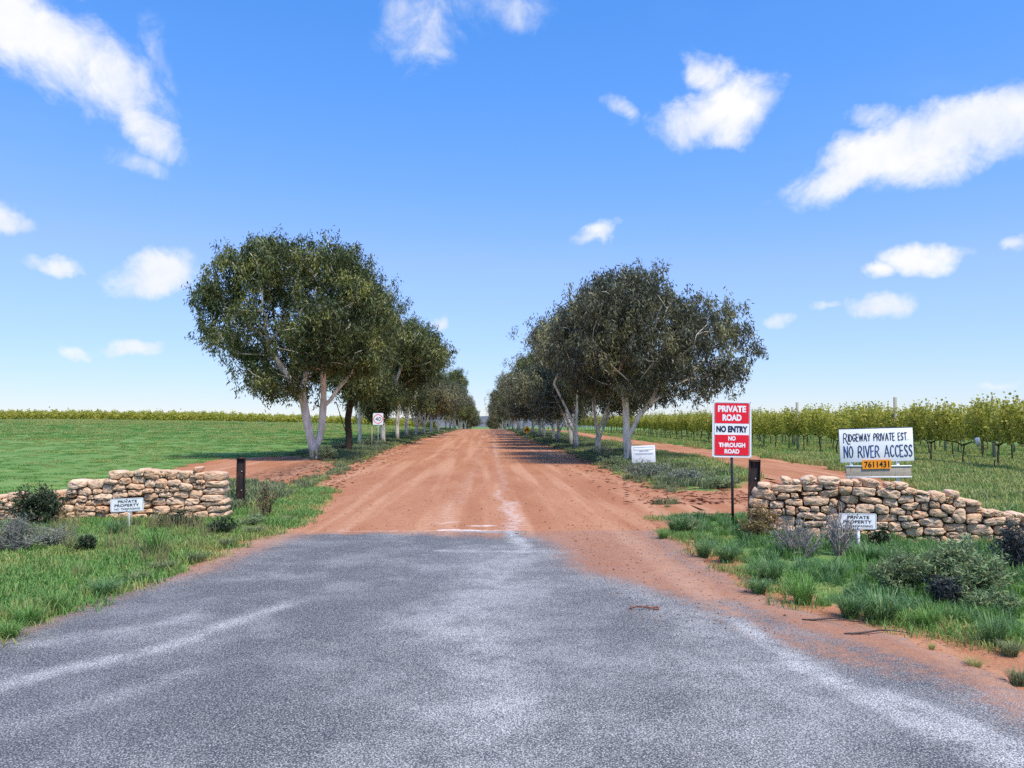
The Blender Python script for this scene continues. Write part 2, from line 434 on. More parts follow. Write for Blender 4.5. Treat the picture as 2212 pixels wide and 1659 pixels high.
simple('white_plate', (0.88, 0.89, 0.90), 0.45, 0.4, 0.05, 4)
simple('white_board', (0.86, 0.865, 0.87), 0.6, 0.25, 0.06, 3)
simple('ink_navy', (0.012, 0.018, 0.06), 0.5, 0.3, 0.3, 10)
simple('ink_blue', (0.018, 0.05, 0.16), 0.5, 0.3, 0.6, 5)
simple('ink_black', (0.012, 0.012, 0.014), 0.5, 0.3, 0.1, 10)
simple('ink_faint', (0.20, 0.23, 0.29), 0.6, 0.2, 0.3, 10)
simple('sign_red', (0.82, 0.010, 0.030), 0.45, 0.4, 0.05, 4)
simple('sign_orange', (0.95, 0.33, 0.015), 0.5, 0.35, 0.08, 4)
simple('sign_yellow', (0.85, 0.42, 0.015), 0.5, 0.35, 0.05, 4)
simple('painted_white', (0.82, 0.82, 0.81), 0.6, 0.25, 0.1, 8, 0.2)
simple('galvanised', (0.42, 0.44, 0.46), 0.5, 0.5, 0.15, 12, 0.1, 0.3)
simple('black_steel', (0.018, 0.018, 0.022), 0.45, 0.5, 0.3, 14, 0.1)
m, nt = mat('rusty_steel')
oc = objc(nt); n1 = noise_(nt, mapping_(nt, oc, scale=(1, 1, 0.4)), 9.0, 6.0, 0.7)
c = mix_(nt, ramp_(nt, n1, 0.48, 0.70), (0.022, 0.016, 0.016), (0.17, 0.055, 0.025))
out_(nt, pbsdf(nt, c, 0.7, 0.35, bump_(nt, n1, 0.4, 0.006)))
m, nt = mat('weathered_wood')
oc = objc(nt)
n1 = noise_(nt, mapping_(nt, oc, scale=(0.6, 1, 9)), 6.0, 6.0, 0.65); n2 = noise_(nt, mapping_(nt, oc, scale=(7, 1, 0.9)), 3.0, 5.0, 0.6)
c = mix_(nt, n1, (0.30, 0.24, 0.18), (0.60, 0.51, 0.41))
c = mix_(nt, ramp_(nt, n2, 0.55, 0.72, 0, 0.75), c, (0.14, 0.075, 0.045))
out_(nt, pbsdf(nt, c, 0.85, 0.15, bump_(nt, n1, 0.4, 0.006)))
m, nt = mat('post_wood')
oc = objc(nt)
n1 = noise_(nt, mapping_(nt, oc, scale=(9, 9, 0.7)), 4.0, 6.0, 0.65)
out_(nt, pbsdf(nt, mix_(nt, n1, (0.20, 0.19, 0.15), (0.44, 0.42, 0.35)), 0.85, 0.15, bump_(nt, n1, 0.4, 0.01)))
simple('peeled_bark', (0.19, 0.075, 0.05), 0.8, 0.2, 0.4, 30)
simple('hill', (0.13, 0.145, 0.15), 0.95, 0.05, 0.2, 0.01)

# ------------------------------------------------------------------ zones on the ground (from photo outlines)
def poly(*pts): return np.array([G(*p)[:2] for p in pts])
ROAD_L = [(-3.7, -14), (-3.7, 4.2)] + [tuple(G(*p)[:2]) for p in [(0, 1378), (130, 1330), (262, 1278), (400, 1237), (440, 1208), (540, 1172), (640, 1136), (690, 1100), (722, 1060), (745, 1030), (790, 1003), (850, 976), (915, 950)]]
ROAD_R = [(3.2, -14), (3.2, 4.0)] + [tuple(G(*p)[:2]) for p in [(2120, 1450), (1950, 1380), (1820, 1345), (1700, 1312), (1600, 1265), (1500, 1200), (1430, 1150), (1408, 1122)]]
ROAD_R2 = [tuple(G(*p)[:2]) for p in [(1400, 1062), (1300, 1028), (1262, 1003), (1225, 983), (1165, 962), (1118, 944)]]
farL = [(-4.7, 120), (-4.7, 420)]; farR = [(3.9, 420), (3.9, 120)]
SIDE = [tuple(G(*p)[:2]) for p in [(1480, 1110), (1620, 1112)]] + [(7.0, 12.9), (8.4, 13.6), (9.6, 16.5), (10.9, 20.5), (11.6, 26), (12.1, 34), (12.5, 50), (12.7, 90), (12.9, 150), (10.6, 150), (10.4, 90), (10.0, 50), (9.3, 32), (8.3, 24), (7.5, 20)] + [tuple(G(*p)[:2]) for p in [(1610, 1068), (1500, 1066)]]
ROADP = np.array(ROAD_L + farL + farR + ROAD_R2[::-1] + ROAD_R[::-1])
SIDEP = np.array(SIDE)
PATCHL = poly((330, 1018), (400, 1000), (470, 990), (560, 986), (640, 984), (700, 990), (740, 1004), (700, 1030), (650, 1052), (600, 1060), (560, 1040), (470, 1042), (380, 1034))
BAREL = poly((600, 1065), (650, 1050), (700, 1045), (700, 1090), (660, 1120), (600, 1105))

BARER = poly((1800, 1338), (1960, 1368), (2060, 1362), (2120, 1395), (2230, 1425), (2330, 1500), (2150, 1475), (1950, 1394))
def sdist(pts, P):
    """signed distance, negative inside"""
    x, y = pts[:, 0], pts[:, 1]
    inside = np.zeros(len(pts), bool); best = np.full(len(pts), 1e9)
    n = len(P)
    for i in range(n):
        a, b = P[i], P[(i + 1) % n]
        ab = b - a; L2 = ab @ ab + 1e-12
        t = np.clip(((x - a[0]) * ab[0] + (y - a[1]) * ab[1]) / L2, 0, 1)
        d = np.hypot(x - a[0] - t * ab[0], y - a[1] - t * ab[1])
        best = np.minimum(best, d)
        cond = (a[1] > y) != (b[1] > y)
        xi = a[0] + (y - a[1]) * ab[0] / (ab[1] if abs(ab[1]) > 1e-9 else 1e-9)
        inside ^= cond & (x < xi)
    return np.where(inside, -best, best)

def bare(pts):
    """>0 off the bare ground, <0 on it"""
    d = np.minimum(sdist(pts, ROADP), sdist(pts, SIDEP))
    return np.minimum(np.minimum(d, sdist(pts, PATCHL) + 0.75), sdist(pts, BARER) + 0.12)

def axis(segs):
    out = []
    for a, b, st in segs: out.append(np.arange(a, b, st))
    return np.unique(np.round(np.concatenate(out), 4))
gx = axis([(-3000, -400, 260), (-400, -120, 20), (-120, -40, 3), (-40, -14, 0.7), (-14, 14, 0.16), (14, 40, 0.7), (40, 120, 4), (120, 400, 20), (400, 3001, 260)])
gy = axis([(-600, -30, 60), (-30, -2, 4), (-2, 18, 0.16), (18, 40, 0.35), (40, 100, 1.0), (100, 240, 2.5), (240, 500, 12), (500, 4001, 140)])
XX, YY = np.meshgrid(gx, gy)
pts = np.stack([XX.ravel(), YY.ravel()], 1)
sd = bare(pts)
near_l = (pts[:, 0] < 0) & (pts[:, 1] < 9.5)
grass = np.where(near_l, sstep(-0.30, 0.30, sd), sstep(-0.15, 1.0, sd))
grass *= 1 - 0.55 * sstep(0.5, -0.4, sdist(pts, BAREL))
grass *= 1 - 0.42 * np.exp(-((np.abs(pts[:, 0] + 0.4) - 6.0) / 2.0) ** 4) * sstep(13.5, 17, pts[:, 1])
grass *= 1 - 0.95 * sstep(0.25, -0.15, sdist(pts, BARER))
litter = (np.exp(-((np.abs(pts[:, 0] + 0.4) - 6.0) / 1.6) ** 2) * sstep(17, 24, pts[:, 1])) * 0.62
V = np.stack([pts[:, 0], pts[:, 1], H(pts[:, 0], pts[:, 1]) - 0.03 * sstep(0.05, -0.2, sd)], 1)
nx, ny = len(gx), len(gy)
ii = (np.arange(ny - 1)[:, None] * nx + np.arange(nx - 1)[None]).ravel()
F = np.stack([ii, ii + 1, ii + nx + 1, ii + nx], 1)
obj('ground', new_mesh('ground', V, [F], MATS['ground'], True, vattr={'grass': grass, 'litter': litter}), kind='structure')

# road sheets: rows across between the left and right edge
Larr = np.array(ROAD_L + farL); Rarr = np.array(ROAD_R + ROAD_R2 + farR[::-1])
def edge_x(arr, y):
    o = np.argsort(arr[:, 1]); return np.interp(y, arr[o, 1], arr[o, 0])
def strip(name, ys, material, dz, attrs=None, ncol=40, over=0.0, rag=0.05):
    rows = []
    for y in ys:
        a = edge_x(Larr, y) - over + rag * (math.sin(y * 7.1) + math.sin(y * 17.3 + 1)) * 0.5
        b = edge_x(Rarr, y) + over + rag * (math.sin(y * 6.3 + 2) + math.sin(y * 15.1)) * 0.5
        xs = np.linspace(a, b, ncol)
        rows.append(np.stack([xs, np.full(ncol, y)], 1))
    P = np.concatenate(rows)
    V = np.column_stack([P, H(P[:, 0], P[:, 1]) + dz])
    n = len(ys)
    i = (np.arange(n - 1)[:, None] * ncol + np.arange(ncol - 1)[None]).ravel()
    F = np.stack([i, i + 1, i + ncol + 1, i + ncol], 1)
    return obj(name, new_mesh(name, V, [F], MATS[material], True, vattr=attrs(P) if attrs else None), kind='structure')

SEAM = 11.15

def line_mask(P, pix, wid):
    """soft stroke through photo points, laid on the ground; wid metres"""
    pts_ = np.array([G(*p)[:2] for p in pix]); best = np.full(len(P), 1e9)
    for a, b in zip(pts_[:-1], pts_[1:]):
        ab = b - a; t = np.clip(((P - a) @ ab) / (ab @ ab), 0, 1)
        best = np.minimum(best, np.linalg.norm(P - a - t[:, None] * ab, axis=1))
    return np.exp(-(best / wid) ** 2)
def asphalt_attrs(P):
    wob = np.stack([0.05 * np.sin(P[:, 1] * 2.3 + P[:, 0]), 0.08 * np.sin(P[:, 0] * 3.1 + 1.7)], 1)
    Q = P + wob
    pale = np.zeros(len(P))
    for pix, w_, k in [
        ([(-60, 1515), (150, 1450), (330, 1400), (480, 1350), (640, 1305)], 0.10, 0.75),
        ([(60, 1400), (240, 1370), (420, 1330)], 0.12, 0.5),
        ([(-60, 1590), (160, 1540), (420, 1450)], 0.12, 0.35),
        ([(960, 1148), (1030, 1148), (1130, 1152)], 0.10, 1.0),
        ([(1105, 1140), (1112, 1170), (1130, 1195)], 0.13, 1.0),
        ([(960, 1191), (1060, 1191), (1150, 1194)], 0.09, 0.95),
        ([(1150, 1200), (1060, 1230), (1030, 1290), (1010, 1360), (1060, 1480), (1070, 1560)], 0.42, 0.55),
        ([(1010, 1250), (990, 1300), (960, 1360)], 0.3, 0.35),
        ([(1060, 1500), (1060, 1530)], 0.12, 0.65),
        ([(1570, 1335), (1640, 1370), (1700, 1410)], 0.09, 1.0),
        ([(1700, 1410), (1790, 1470), (1900, 1530), (2030, 1590), (2190, 1655)], 0.13, 1.0),
        ([(1900, 1500), (2030, 1550), (2190, 1630)], 0.09, 1.0),
        ([(1090, 1200), (1060, 1330), (1080, 1480), (1090, 1700)], 0.75, 0.30),
        ([(1330, 1260), (1480, 1330), (1600, 1430), (1760, 1560)], 0.32, 0.38),
        ([(1500, 1420), (1620, 1560), (1700, 1700)], 0.32, 0.32),
    ]:
        pale = np.maximum(pale, k * line_mask(Q, pix, w_))
    dust = np.zeros(len(P))
    dl = P[:, 0] - edge_x(Larr, P[:, 1]); dr = edge_x(Rarr, P[:, 1]) - P[:, 0]
    dust = np.maximum(dust, (0.45 + 0.4 * sstep(7, 9.5, P[:, 1])) * np.exp(-(dl / (0.20 + 0.075 * np.clip(P[:, 1] - 5, 0, 9))) ** 2))
    dust = np.maximum(dust, 0.75 * np.exp(-(dr / 0.5) ** 2))
    # broad dusty apron on the right of the seam
    ap = poly((1100, 1140), (1165, 1180), (1240, 1240), (1330, 1268), (1450, 1300), (1560, 1345), (1700, 1400), (1830, 1440), (1990, 1475), (2120, 1500), (2300, 1440), (1800, 1330), (1480, 1200), (1420, 1120))
    dust = np.maximum(dust, 0.90 * sstep(0.38, -0.55, sdist(Q, ap)))
    dark = line_mask(Q, [(1560, 1300), (1700, 1360), (1850, 1400), (2000, 1450)], 0.14)
    dust *= 1 - 0.45 * dark
    dust = np.maximum(dust, np.clip((P[:, 1] + 0.10 * np.sin(P[:, 0] * 2.1) + .06 * np.sin(P[:, 0] * 9.3) - (SEAM - .22 - .75 * sstep(-1.8, -.2, P[:, 0]))) / (.34 + .75 * sstep(-1.8, -.2, P[:, 0])), 0, 1))
    dust = np.maximum(dust, 0.55 * sstep(1.0, 0, np.abs(P[:, 0] - 0.3)) * sstep(SEAM - 1.2, SEAM - 0.1, P[:, 1]))
    dust *= 1 - 0.85 * np.clip(pale, 0, 1) ** 1.5
    return {'pale': pale, 'dust': dust}
def dirt_attrs(P):
    Q = P + np.stack([0.05 * np.sin(P[:, 1] * 2.3 + P[:, 0]), 0.03 * np.sin(P[:, 0] * 7.1 + 1.7)], 1)
    pale = np.zeros(len(P))
    for pix, w_, k in [
        ([(958, 1146), (1030, 1146), (1135, 1150)], 0.11, 0.85), ([(1030, 1136), (1062, 1136)], 0.10, 0.8),
        ([(1100, 1085), (1106, 1118), (1112, 1150)], 0.24, 0.5), ([(1075, 1060), (1085, 1085), (1095, 1110)], 0.13, 0.45),
        ([(1066, 960), (1078, 1010), (1092, 1060)], 0.22, 0.35), ([(1040, 940), (1030, 1000), (1000, 1060), (950, 1130)], 0.25, 0.30),
        ([(960, 1132), (985, 1128)], 0.12, 0.5), ([(700, 1148), (850, 1148), (960, 1147)], 0.07, 0.5)]:
        pale = np.maximum(pale, k * line_mask(Q, pix, w_))
    return {'pale': pale}
ys = axis([(10.6, 13.5, 0.05), (13.5, 24, 0.12), (24, 60, 0.4), (60, 170, 1.0), (170, 420, 6)])
strip('dirt_road', ys, 'red_dirt', 0.004, dirt_attrs, 110)
strip('asphalt_road', axis([(-14, 1.5, 0.5), (1.5, 11.3, 0.055)]), 'chip_seal', 0.012, asphalt_attrs, 150, 0.0)

def flat_poly(name, P, material, dz, st=0.5):
    x0, y0 = P.min(0); x1, y1 = P.max(0)
    xs = np.arange(x0, x1 + st, st); ys_ = np.arange(y0, y1 + st * 2, st * 2)
    X, Y = np.meshgrid(xs, ys_); Q = np.stack([X.ravel(), Y.ravel()], 1)
    ins = sdist(Q, P) < 0.0
    n = len(xs); i = (np.arange(len(ys_) - 1)[:, None] * n + np.arange(n - 1)[None]).ravel()
    F = np.stack([i, i + 1, i + n + 1, i + n], 1)
    F = F[ins[F].all(1)]
    V = np.column_stack([Q, H(Q[:, 0], Q[:, 1]) + dz])
    return obj(name, new_mesh(name, V, [F], MATS[material], True), kind='structure')
flat_poly('dirt_track', SIDEP, 'red_dirt', 0.002, 0.25)

# far hills
hx = np.linspace(-2200, 2200, 90)
V, F = [], []
for j, (yy, s_) in enumerate([(2600, 0.0), (3000, 1.0), (3600, 1.0), (3900, 0.0)]):
    for x in hx:
        V.append((x, yy, -6 + s_ * (34 + 9 * math.sin(x * 0.004 + 1.2) + 5 * math.sin(x * 0.011))))
n = len(hx)
i = (np.arange(3)[:, None] * n + np.arange(n - 1)[None]).ravel()
obj('hills', new_mesh('hills', np.array(V), [np.stack([i, i + 1, i + n + 1, i + n], 1)], MATS['hill'], True), kind='structure')
# ------------------------------------------------------------------ dry stone walls
def build_wall(name, label, stones, zx, zy, pxA, pxB, thick, seed, core_drop=0.10):
    """stones: (cx, cy, w, h) in a photo crop; zx, zy turn crop into photo pixels; pxA / pxB: foot of the wall, left and right end"""
    g = np.random.default_rng(seed)
    A, B = G(*pxA), G(*pxB)
    ax = (B - A); ax[2] = 0; Lw = np.linalg.norm(ax); ax /= Lw
    nrm = np.array([ax[1], -ax[0], 0.0])          # towards the camera
    rotz = math.atan2(ax[1], ax[0])
    root = thing(name, label, 'stone wall', A, (0, 0, rotz))
    def loc(px, py):
        d = ray(px, py); o = np.array([0, 0, CAMZ])
        t = ((A - o) @ nrm) / (d @ nrm)
        p = o + d * t - A
        return np.array([p @ ax, p[2]])
    S_ = []
    for (cx, cy, w, h) in stones:
        c = loc(zx(cx), zy(cy)); a = loc(zx(cx - w / 2), zy(cy - h / 2)); b = loc(zx(cx + w / 2), zy(cy + h / 2))
        S_.append((c[0], c[1], abs(b[0] - a[0]) / 2 * 1.04, abs(a[1] - b[1]) / 2 * 1.06))
    S_ = np.array(S_)
    NA = 18
    tops = []
    for i, (cx, cz, a, b) in enumerate(S_):
        th0 = g.uniform(0, 0.4)
        poly_ = []
        ph = math.atan2(b, a); rot_ = g.normal(0, 0.10)
        q4 = [0.0, ph * .6, ph * .95, ph + (math.pi / 2 - ph) * .14, ph + (math.pi / 2 - ph) * .6]
        angs = q4 + [math.pi - x for x in q4[:0:-1]] + [math.pi + x for x in q4] + [2 * math.pi - x for x in q4[:0:-1]]
        cut = {k_: g.uniform(.80, 1.02) for k_ in range(4)}
        for k in range(NA):
            th = angs[k] + g.normal(0, 0.05)
            ct, st = math.cos(th), math.sin(th)
            rs = 1.0 / ((abs(ct) / a) ** 7.0 + (abs(st) / b) ** 7.0) ** (1 / 7.0)      # blocky outline, corners knocked off
            quad = int(((th % (2 * math.pi)) // (math.pi / 2)) % 4)
            if min(abs((th % (math.pi)) - ph), abs((th % (math.pi)) - (math.pi - ph))) < 0.22: rs *= cut[quad]
            rs *= g.uniform(0.93, 1.04)
            th += rot_; ct, st = math.cos(th), math.sin(th)
            ts = np.linspace(0.3, 1.16, 34)
            px_ = cx + ct * ts * rs; pz_ = cz + st * ts * rs
            near = np.where((np.abs(S_[:, 0] - cx) < a + 0.35) & (np.abs(S_[:, 1] - cz) < b + 0.3))[0]
            near = near[near != i]
            if len(near):
                mm = (np.abs((px_[:, None] - S_[near, 0]) / S_[near, 2]) ** 4.0 + np.abs((pz_[:, None] - S_[near, 1]) / S_[near, 3]) ** 4.0) ** 0.25
                bad = (mm.min(1) < ts)
                t = ts[np.argmax(bad)] if bad.any() else ts[-1]
            else:
                t = ts[-1]
            t = min(t, 1.10 + 0.06 * g.random())
            r = max(t * rs - 0.0065, 0.02)
            poly_.append((ct * r, st * r))
        poly_ = np.array(poly_)
        if cz + b < -0.02: continue
        push = g.normal(0, 0.016)
        dep = thick * g.uniform(0.86, 1.04)
        tilt = g.normal(0, 0.09); tl2 = g.normal(0, 0.10)
        rings = []
        for (sc, d0, jit) in ((0.55, -0.004, 0.012), (0.93, 0.0, 0.009), (0.995, 0.014, 0.005), (1.0, 0.06, 0.0)):
            dd = d0 + g.normal(0, jit, NA) + poly_[:, 0] * sc * tilt + poly_[:, 1] * sc * tl2
            rings.append(np.stack([poly_[:, 0] * sc, dd, poly_[:, 1] * sc], 1))
        back = poly_ * g.uniform(0.9, 1.0)
        rings.append(np.stack([back[:, 0], np.full(NA, dep - 0.05), back[:, 1]], 1))
        rings.append(np.stack([back[:, 0] * 0.7, np.full(NA, dep), back[:, 1] * 0.7], 1))
        V = np.concatenate(rings + [np.array([[0, -0.012 + g.normal(0, .008), 0]]), np.array([[0, dep, 0]])])
        V[:, 1] += push
        j = np.arange(NA); j2 = (j + 1) % NA
        Q = np.concatenate([np.stack([r * NA + j, (r + 1) * NA + j, (r + 1) * NA + j2, r * NA + j2], 1) for r in range(5)])
        T = np.concatenate([np.stack([np.full(NA, 6 * NA), j, j2], 1), np.stack([np.full(NA, 6 * NA + 1), 5 * NA + j2, 5 * NA + j], 1)])
        obj('stone', new_mesh('stone', V, [Q, T], MATS['limestone'], False), root, (cx, 0, cz))
        tops.append((cx, cz + b, a))
    # earth and rubble packed behind the faces
    tops = np.array(tops)
    xs = np.arange(tops[:, 0].min() - 0.02, tops[:, 0].max() + 0.02, 0.06)
    prof = []
    for x in xs:
        near = tops[np.abs(tops[:, 0] - x) < tops[:, 2] * 0.8]
        prof.append((near[:, 1].max() - core_drop) if len(near) else -0.2)
    prof = np.array(prof); prof = np.minimum(prof, np.minimum(np.roll(prof, 1), np.roll(prof, -1)))
    V, F = [], []
    for x, z in zip(xs, prof):
        z = max(z, -0.19)
        V += [(x, 0.11, -0.2), (x, 0.11, z), (x, thick - 0.10, z), (x, thick - 0.10, -0.2)]
    for k in range(len(xs) - 1):
        o = k * 4
        F += [[o + q, o + 4 + q, o + 4 + (q + 1) % 4, o + (q + 1) % 4] for q in range(4)]
    e = len(V) - 4
    F += [[0, 1, 2, 3], [e + 3, e + 2, e + 1, e]]
    obj('rubble_core', new_mesh('rubble_core', np.array(V), [np.array(F)], MATS['wall_fill']), root)
    return root, loc

LEFT = [(1885,60,34,58),(1115,112,125,85),(1232,103,100,58),(1342,92,100,78),(1468,105,165,85),(1560,98,70,70),(1640,110,120,85),(1765,110,115,75),(1895,115,135,65),(2050,125,170,80),
(750,200,165,85),(912,205,145,95),(1070,172,130,55),(1200,165,120,75),(1328,155,130,85),(1442,187,95,85),(1557,187,105,105),(1683,182,120,70),(1815,158,125,50),(1935,172,85,45),(1870,195,60,22),(2068,195,170,65),
(690,275,90,50),(808,265,120,85),(928,265,75,65),(1028,242,95,95),(1145,228,130,65),(1303,220,170,60),(1428,258,105,50),(1533,258,95,50),(1680,240,85,60),(1795,225,120,70),(1918,222,115,55),(2045,265,185,65),(1610,240,35,55),(1195,262,50,25),
(535,300,70,75),(655,312,150,45),(787,338,90,75),(875,325,55,40),(990,320,170,65),(1155,298,145,65),(1300,275,140,70),(1452,320,140,75),(1600,298,135,55),(1745,298,140,70),(1883,292,130,80),(2030,332,200,75),
(600,365,60,55),(682,365,100,50),(770,410,95,80),(900,378,165,55),(1030,370,90,45),(1130,370,90,50),(1250,370,120,60),(1380,395,120,60),(1522,365,150,80),(1685,358,165,75),(1850,365,135,65),(2035,385,240,55),
(640,432,110,75),(858,432,105,60),(985,437,110,65),(1090,440,90,60),(1200,430,120,60),(1390,460,160,40),(1557,447,155,85),(1710,428,135,65),(1880,425,200,55),(2085,430,170,75),
(820,487,200,60),(680,490,80,50),(980,500,100,50),(1085,505,100,55),(1200,500,120,60),(1340,520,150,75),(1500,520,115,75),(1665,508,140,75),(1795,490,120,75),(1930,502,140,80),(2095,500,160,60),
(640,545,100,50),(785,548,140,50),(890,545,70,45),(1000,560,120,50),(1120,565,120,50),(1250,575,130,50),(1400,590,150,50),(1550,590,140,50),(1700,580,140,50),(1850,578,140,50),(2000,578,140,50),(2130,562,130,55),
(560,520,90,50),(560,440,60,55),(440,560,120,50),(300,560,140,50)]
LEFT_END = [(115,318,110,75),(30,362,75,45),(65,400,135,65),(160,352,60,50),(50,460,130,45),(150,430,60,60),(100,510,130,50),(10,515,90,50),(-60,400,110,70),(-70,460,110,50),(-90,510,110,55),(60,560,140,50),(-60,565,140,50),(170,500,60,60),(-40,330,80,55),(190,560,110,45)]
zlx = lambda x: (x * 0.38879) / 1.736
zly = lambda y: (1740 + y * 0.38879) / 1.736
wall_l, wl_loc = build_wall('stone_wall', 'low dry stone wall beside the grass, ending at the shorter rusty steel post', LEFT, zlx, zly, (-60, 1133), (490, 1126), 0.40, 3)
build_wall('stone_wall', 'short stump of stone wall at the frame edge behind the dark shrub', LEFT_END, zlx, zly, (-60, 1133), (490, 1126), 0.40, 5)
RIGHT = [(235,88,95,42),(410,48,85,50),(485,60,60,35),(575,45,125,60),(730,50,160,60),(868,68,100,45),(950,72,70,50),(1045,70,135,70),(1200,88,60,50),(1282,90,95,60),(1340,130,130,50),(1450,142,100,28),
(240,150,180,90),(400,108,240,60),(605,100,155,50),(742,100,105,32),(855,120,100,85),(995,128,185,75),(1110,105,40,30),(1180,145,195,70),(1315,190,130,65),(325,138,45,35),(385,165,100,50),(465,162,60,45),(580,145,125,32),(733,145,150,55),
(200,215,145,75),(330,230,110,55),(465,208,130,55),(630,200,200,75),(765,218,65,65),(828,238,65,75),(890,190,130,75),(1050,195,180,50),(1195,215,120,65),(1440,182,115,60),(1560,175,120,80),(1680,155,85,60),(1650,195,60,50),
(205,285,140,60),(325,288,110,55),(385,282,28,50),(435,270,75,70),(485,275,30,45),(545,265,100,40),(620,263,65,48),(725,272,105,70),(900,240,70,30),(885,275,80,45),(1000,260,150,75),(1135,262,110,80),(1255,280,125,55),(1345,240,125,60),(1415,250,40,45),(1462,245,60,60),(1530,222,80,60),(1335,292,40,35),(1640,262,115,65),(1730,215,110,75),(1825,220,130,45),
(220,345,170,65),(400,350,160,75),(600,310,225,60),(760,335,100,80),(1170,330,160,60),(1310,330,110,45),(1425,305,125,60),(1560,292,135,65),(1640,345,95,45),(1725,310,110,110),(1840,265,130,60),(500,360,60,45),(860,330,100,60),(950,330,100,60),(1060,320,80,60),
(615,375,185,45),(410,410,150,55),(500,410,60,55),(1130,385,110,55),(1230,400,100,75),(1350,385,140,60),(1510,365,185,75),(1690,405,175,60),(1830,335,140,80),(1940,295,85,45),(2025,300,80,45),(2125,340,120,70),(715,420,100,80),(790,420,70,75),(860,400,80,60),(950,400,100,70),(1040,400,80,60),(240,405,160,60),
(580,438,165,70),(1110,450,150,60),(1255,460,125,60),(1385,435,125,75),(1530,432,160,60),(1715,458,175,55),(1875,415,190,85),(2000,355,190,60),(2090,420,200,80),(2160,315,80,40),(900,460,130,60),(1010,460,90,60),(760,480,110,50),(420,465,150,50),(290,455,110,55),(180,460,110,60),
(680,500,130,50),(560,510,110,45),(430,520,130,45),(300,515,120,50),(170,515,110,50),(820,515,120,50),(940,515,110,45),(1060,510,110,45),(1190,510,140,45),(1330,510,130,45),(1440,500,100,45),(1530,497,110,50),(1615,500,80,55),(1730,508,120,40),(1845,495,90,65),(1940,490,90,70),(2040,500,110,60),(2140,490,110,60),(2230,440,110,70),(2260,370,110,70),(2250,500,120,60),(2230,330,70,40),(1450,550,160,50),(1600,555,160,50),(1750,555,160,50),(1900,560,160,50),(2060,560,160,50),(2210,560,160,50)]
zrx = lambda x: (2750 + x * 0.49277) / 1.736
zry = lambda y: (1780 + y * 0.49277) / 1.736
wall_r, wr_loc = build_wall('stone_wall', 'dry stone wall stepping down to the frame edge, in front of the estate sign', RIGHT, zrx, zry, (1625, 1162), (2230, 1186), 0.42, 9)

# ------------------------------------------------------------------ writing
def text_mesh(body, height, width=None, bold=0.0, material='ink_black'):
    cu = bpy.data.curves.new('lettering', 'FONT')
    cu.body = body; cu.size = 1.0; cu.offset = bold; cu.align_x = 'LEFT'; cu.resolution_u = 3
    o = bpy.data.objects.new('lettering_source', cu)
    C.objects.link(o)
    dg = bpy.context.evaluated_depsgraph_get()
    me = bpy.data.meshes.new_from_object(o.evaluated_get(dg))
    bpy.data.objects.remove(o); bpy.data.curves.remove(cu)
    n = len(me.vertices); co = np.empty(n * 3, np.float32); me.vertices.foreach_get('co', co); co = co.reshape(-1, 3)
    lo, hi = co.min(0), co.max(0)
    sy = height / (hi[1] - lo[1]); sx_ = (width / (hi[0] - lo[0])) if width else sy
    out = np.stack([(co[:, 0] - (lo[0] + hi[0]) / 2) * sx_, np.zeros(n), (co[:, 1] - (lo[1] + hi[1]) / 2) * sy], 1)
    me.vertices.foreach_set('co', out.astype(np.float32).ravel()); me.update()
    me.materials.clear(); me.materials.append(MATS[material])
    me.name = 'lettering'
    return me
def lettering(body, parent, x, z, h, w=None, bold=0.0, material='ink_black', y=-0.004):
    return obj('lettering', text_mesh(body, h, w, bold, material), parent, (x, y, z))

def rrect(w, h, r, n=6):
    P = []
    for cx, cz, a0 in ((w / 2 - r, h / 2 - r, 0), (-w / 2 + r, h / 2 - r, 90), (-w / 2 + r, -h / 2 + r, 180), (w / 2 - r, -h / 2 + r, 270)):
        for k in range(n + 1):
            a = R(a0 + 90 * k / n); P.append((cx + r * math.cos(a), cz + r * math.sin(a)))
    return np.array(P)
def plate_mesh(P, t, material, y=0.0):
    n = len(P)
    V = np.concatenate([np.column_stack([P[:, 0], np.full(n, y), P[:, 1]]), np.column_stack([P[:, 0], np.full(n, y + t), P[:, 1]])])
    me = bpy.data.meshes.new('plate')
    F = [list(range(n)), list(range(2 * n - 1, n - 1, -1))] + [[i, n + i, n + (i + 1) % n, (i + 1) % n] for i in range(n)]
    me.from_pydata(V.tolist(), [], [f[::-1] for f in F]); me.materials.append(MATS[material]); me.update()
    return me
def ring_mesh(P, Q, material):
    n = len(P)
    V = np.concatenate([np.column_stack([P[:, 0], np.zeros(n), P[:, 1]]), np.column_stack([Q[:, 0], np.zeros(n), Q[:, 1]])])
    j = np.arange(n); F = np.stack([j, (j + 1) % n, n + (j + 1) % n, n + j], 1)
    return new_mesh('border', V, [F], MATS[material])
def disc(x, z, r, parent, material='galvanised', name='bolt', y=-0.004):
    V, F = tube([(0, 0.002, 0), (0, -0.002, 0)], r, 8)
    return obj(name, new_mesh(name, V, F, MATS[material]), parent, (x, y, z))

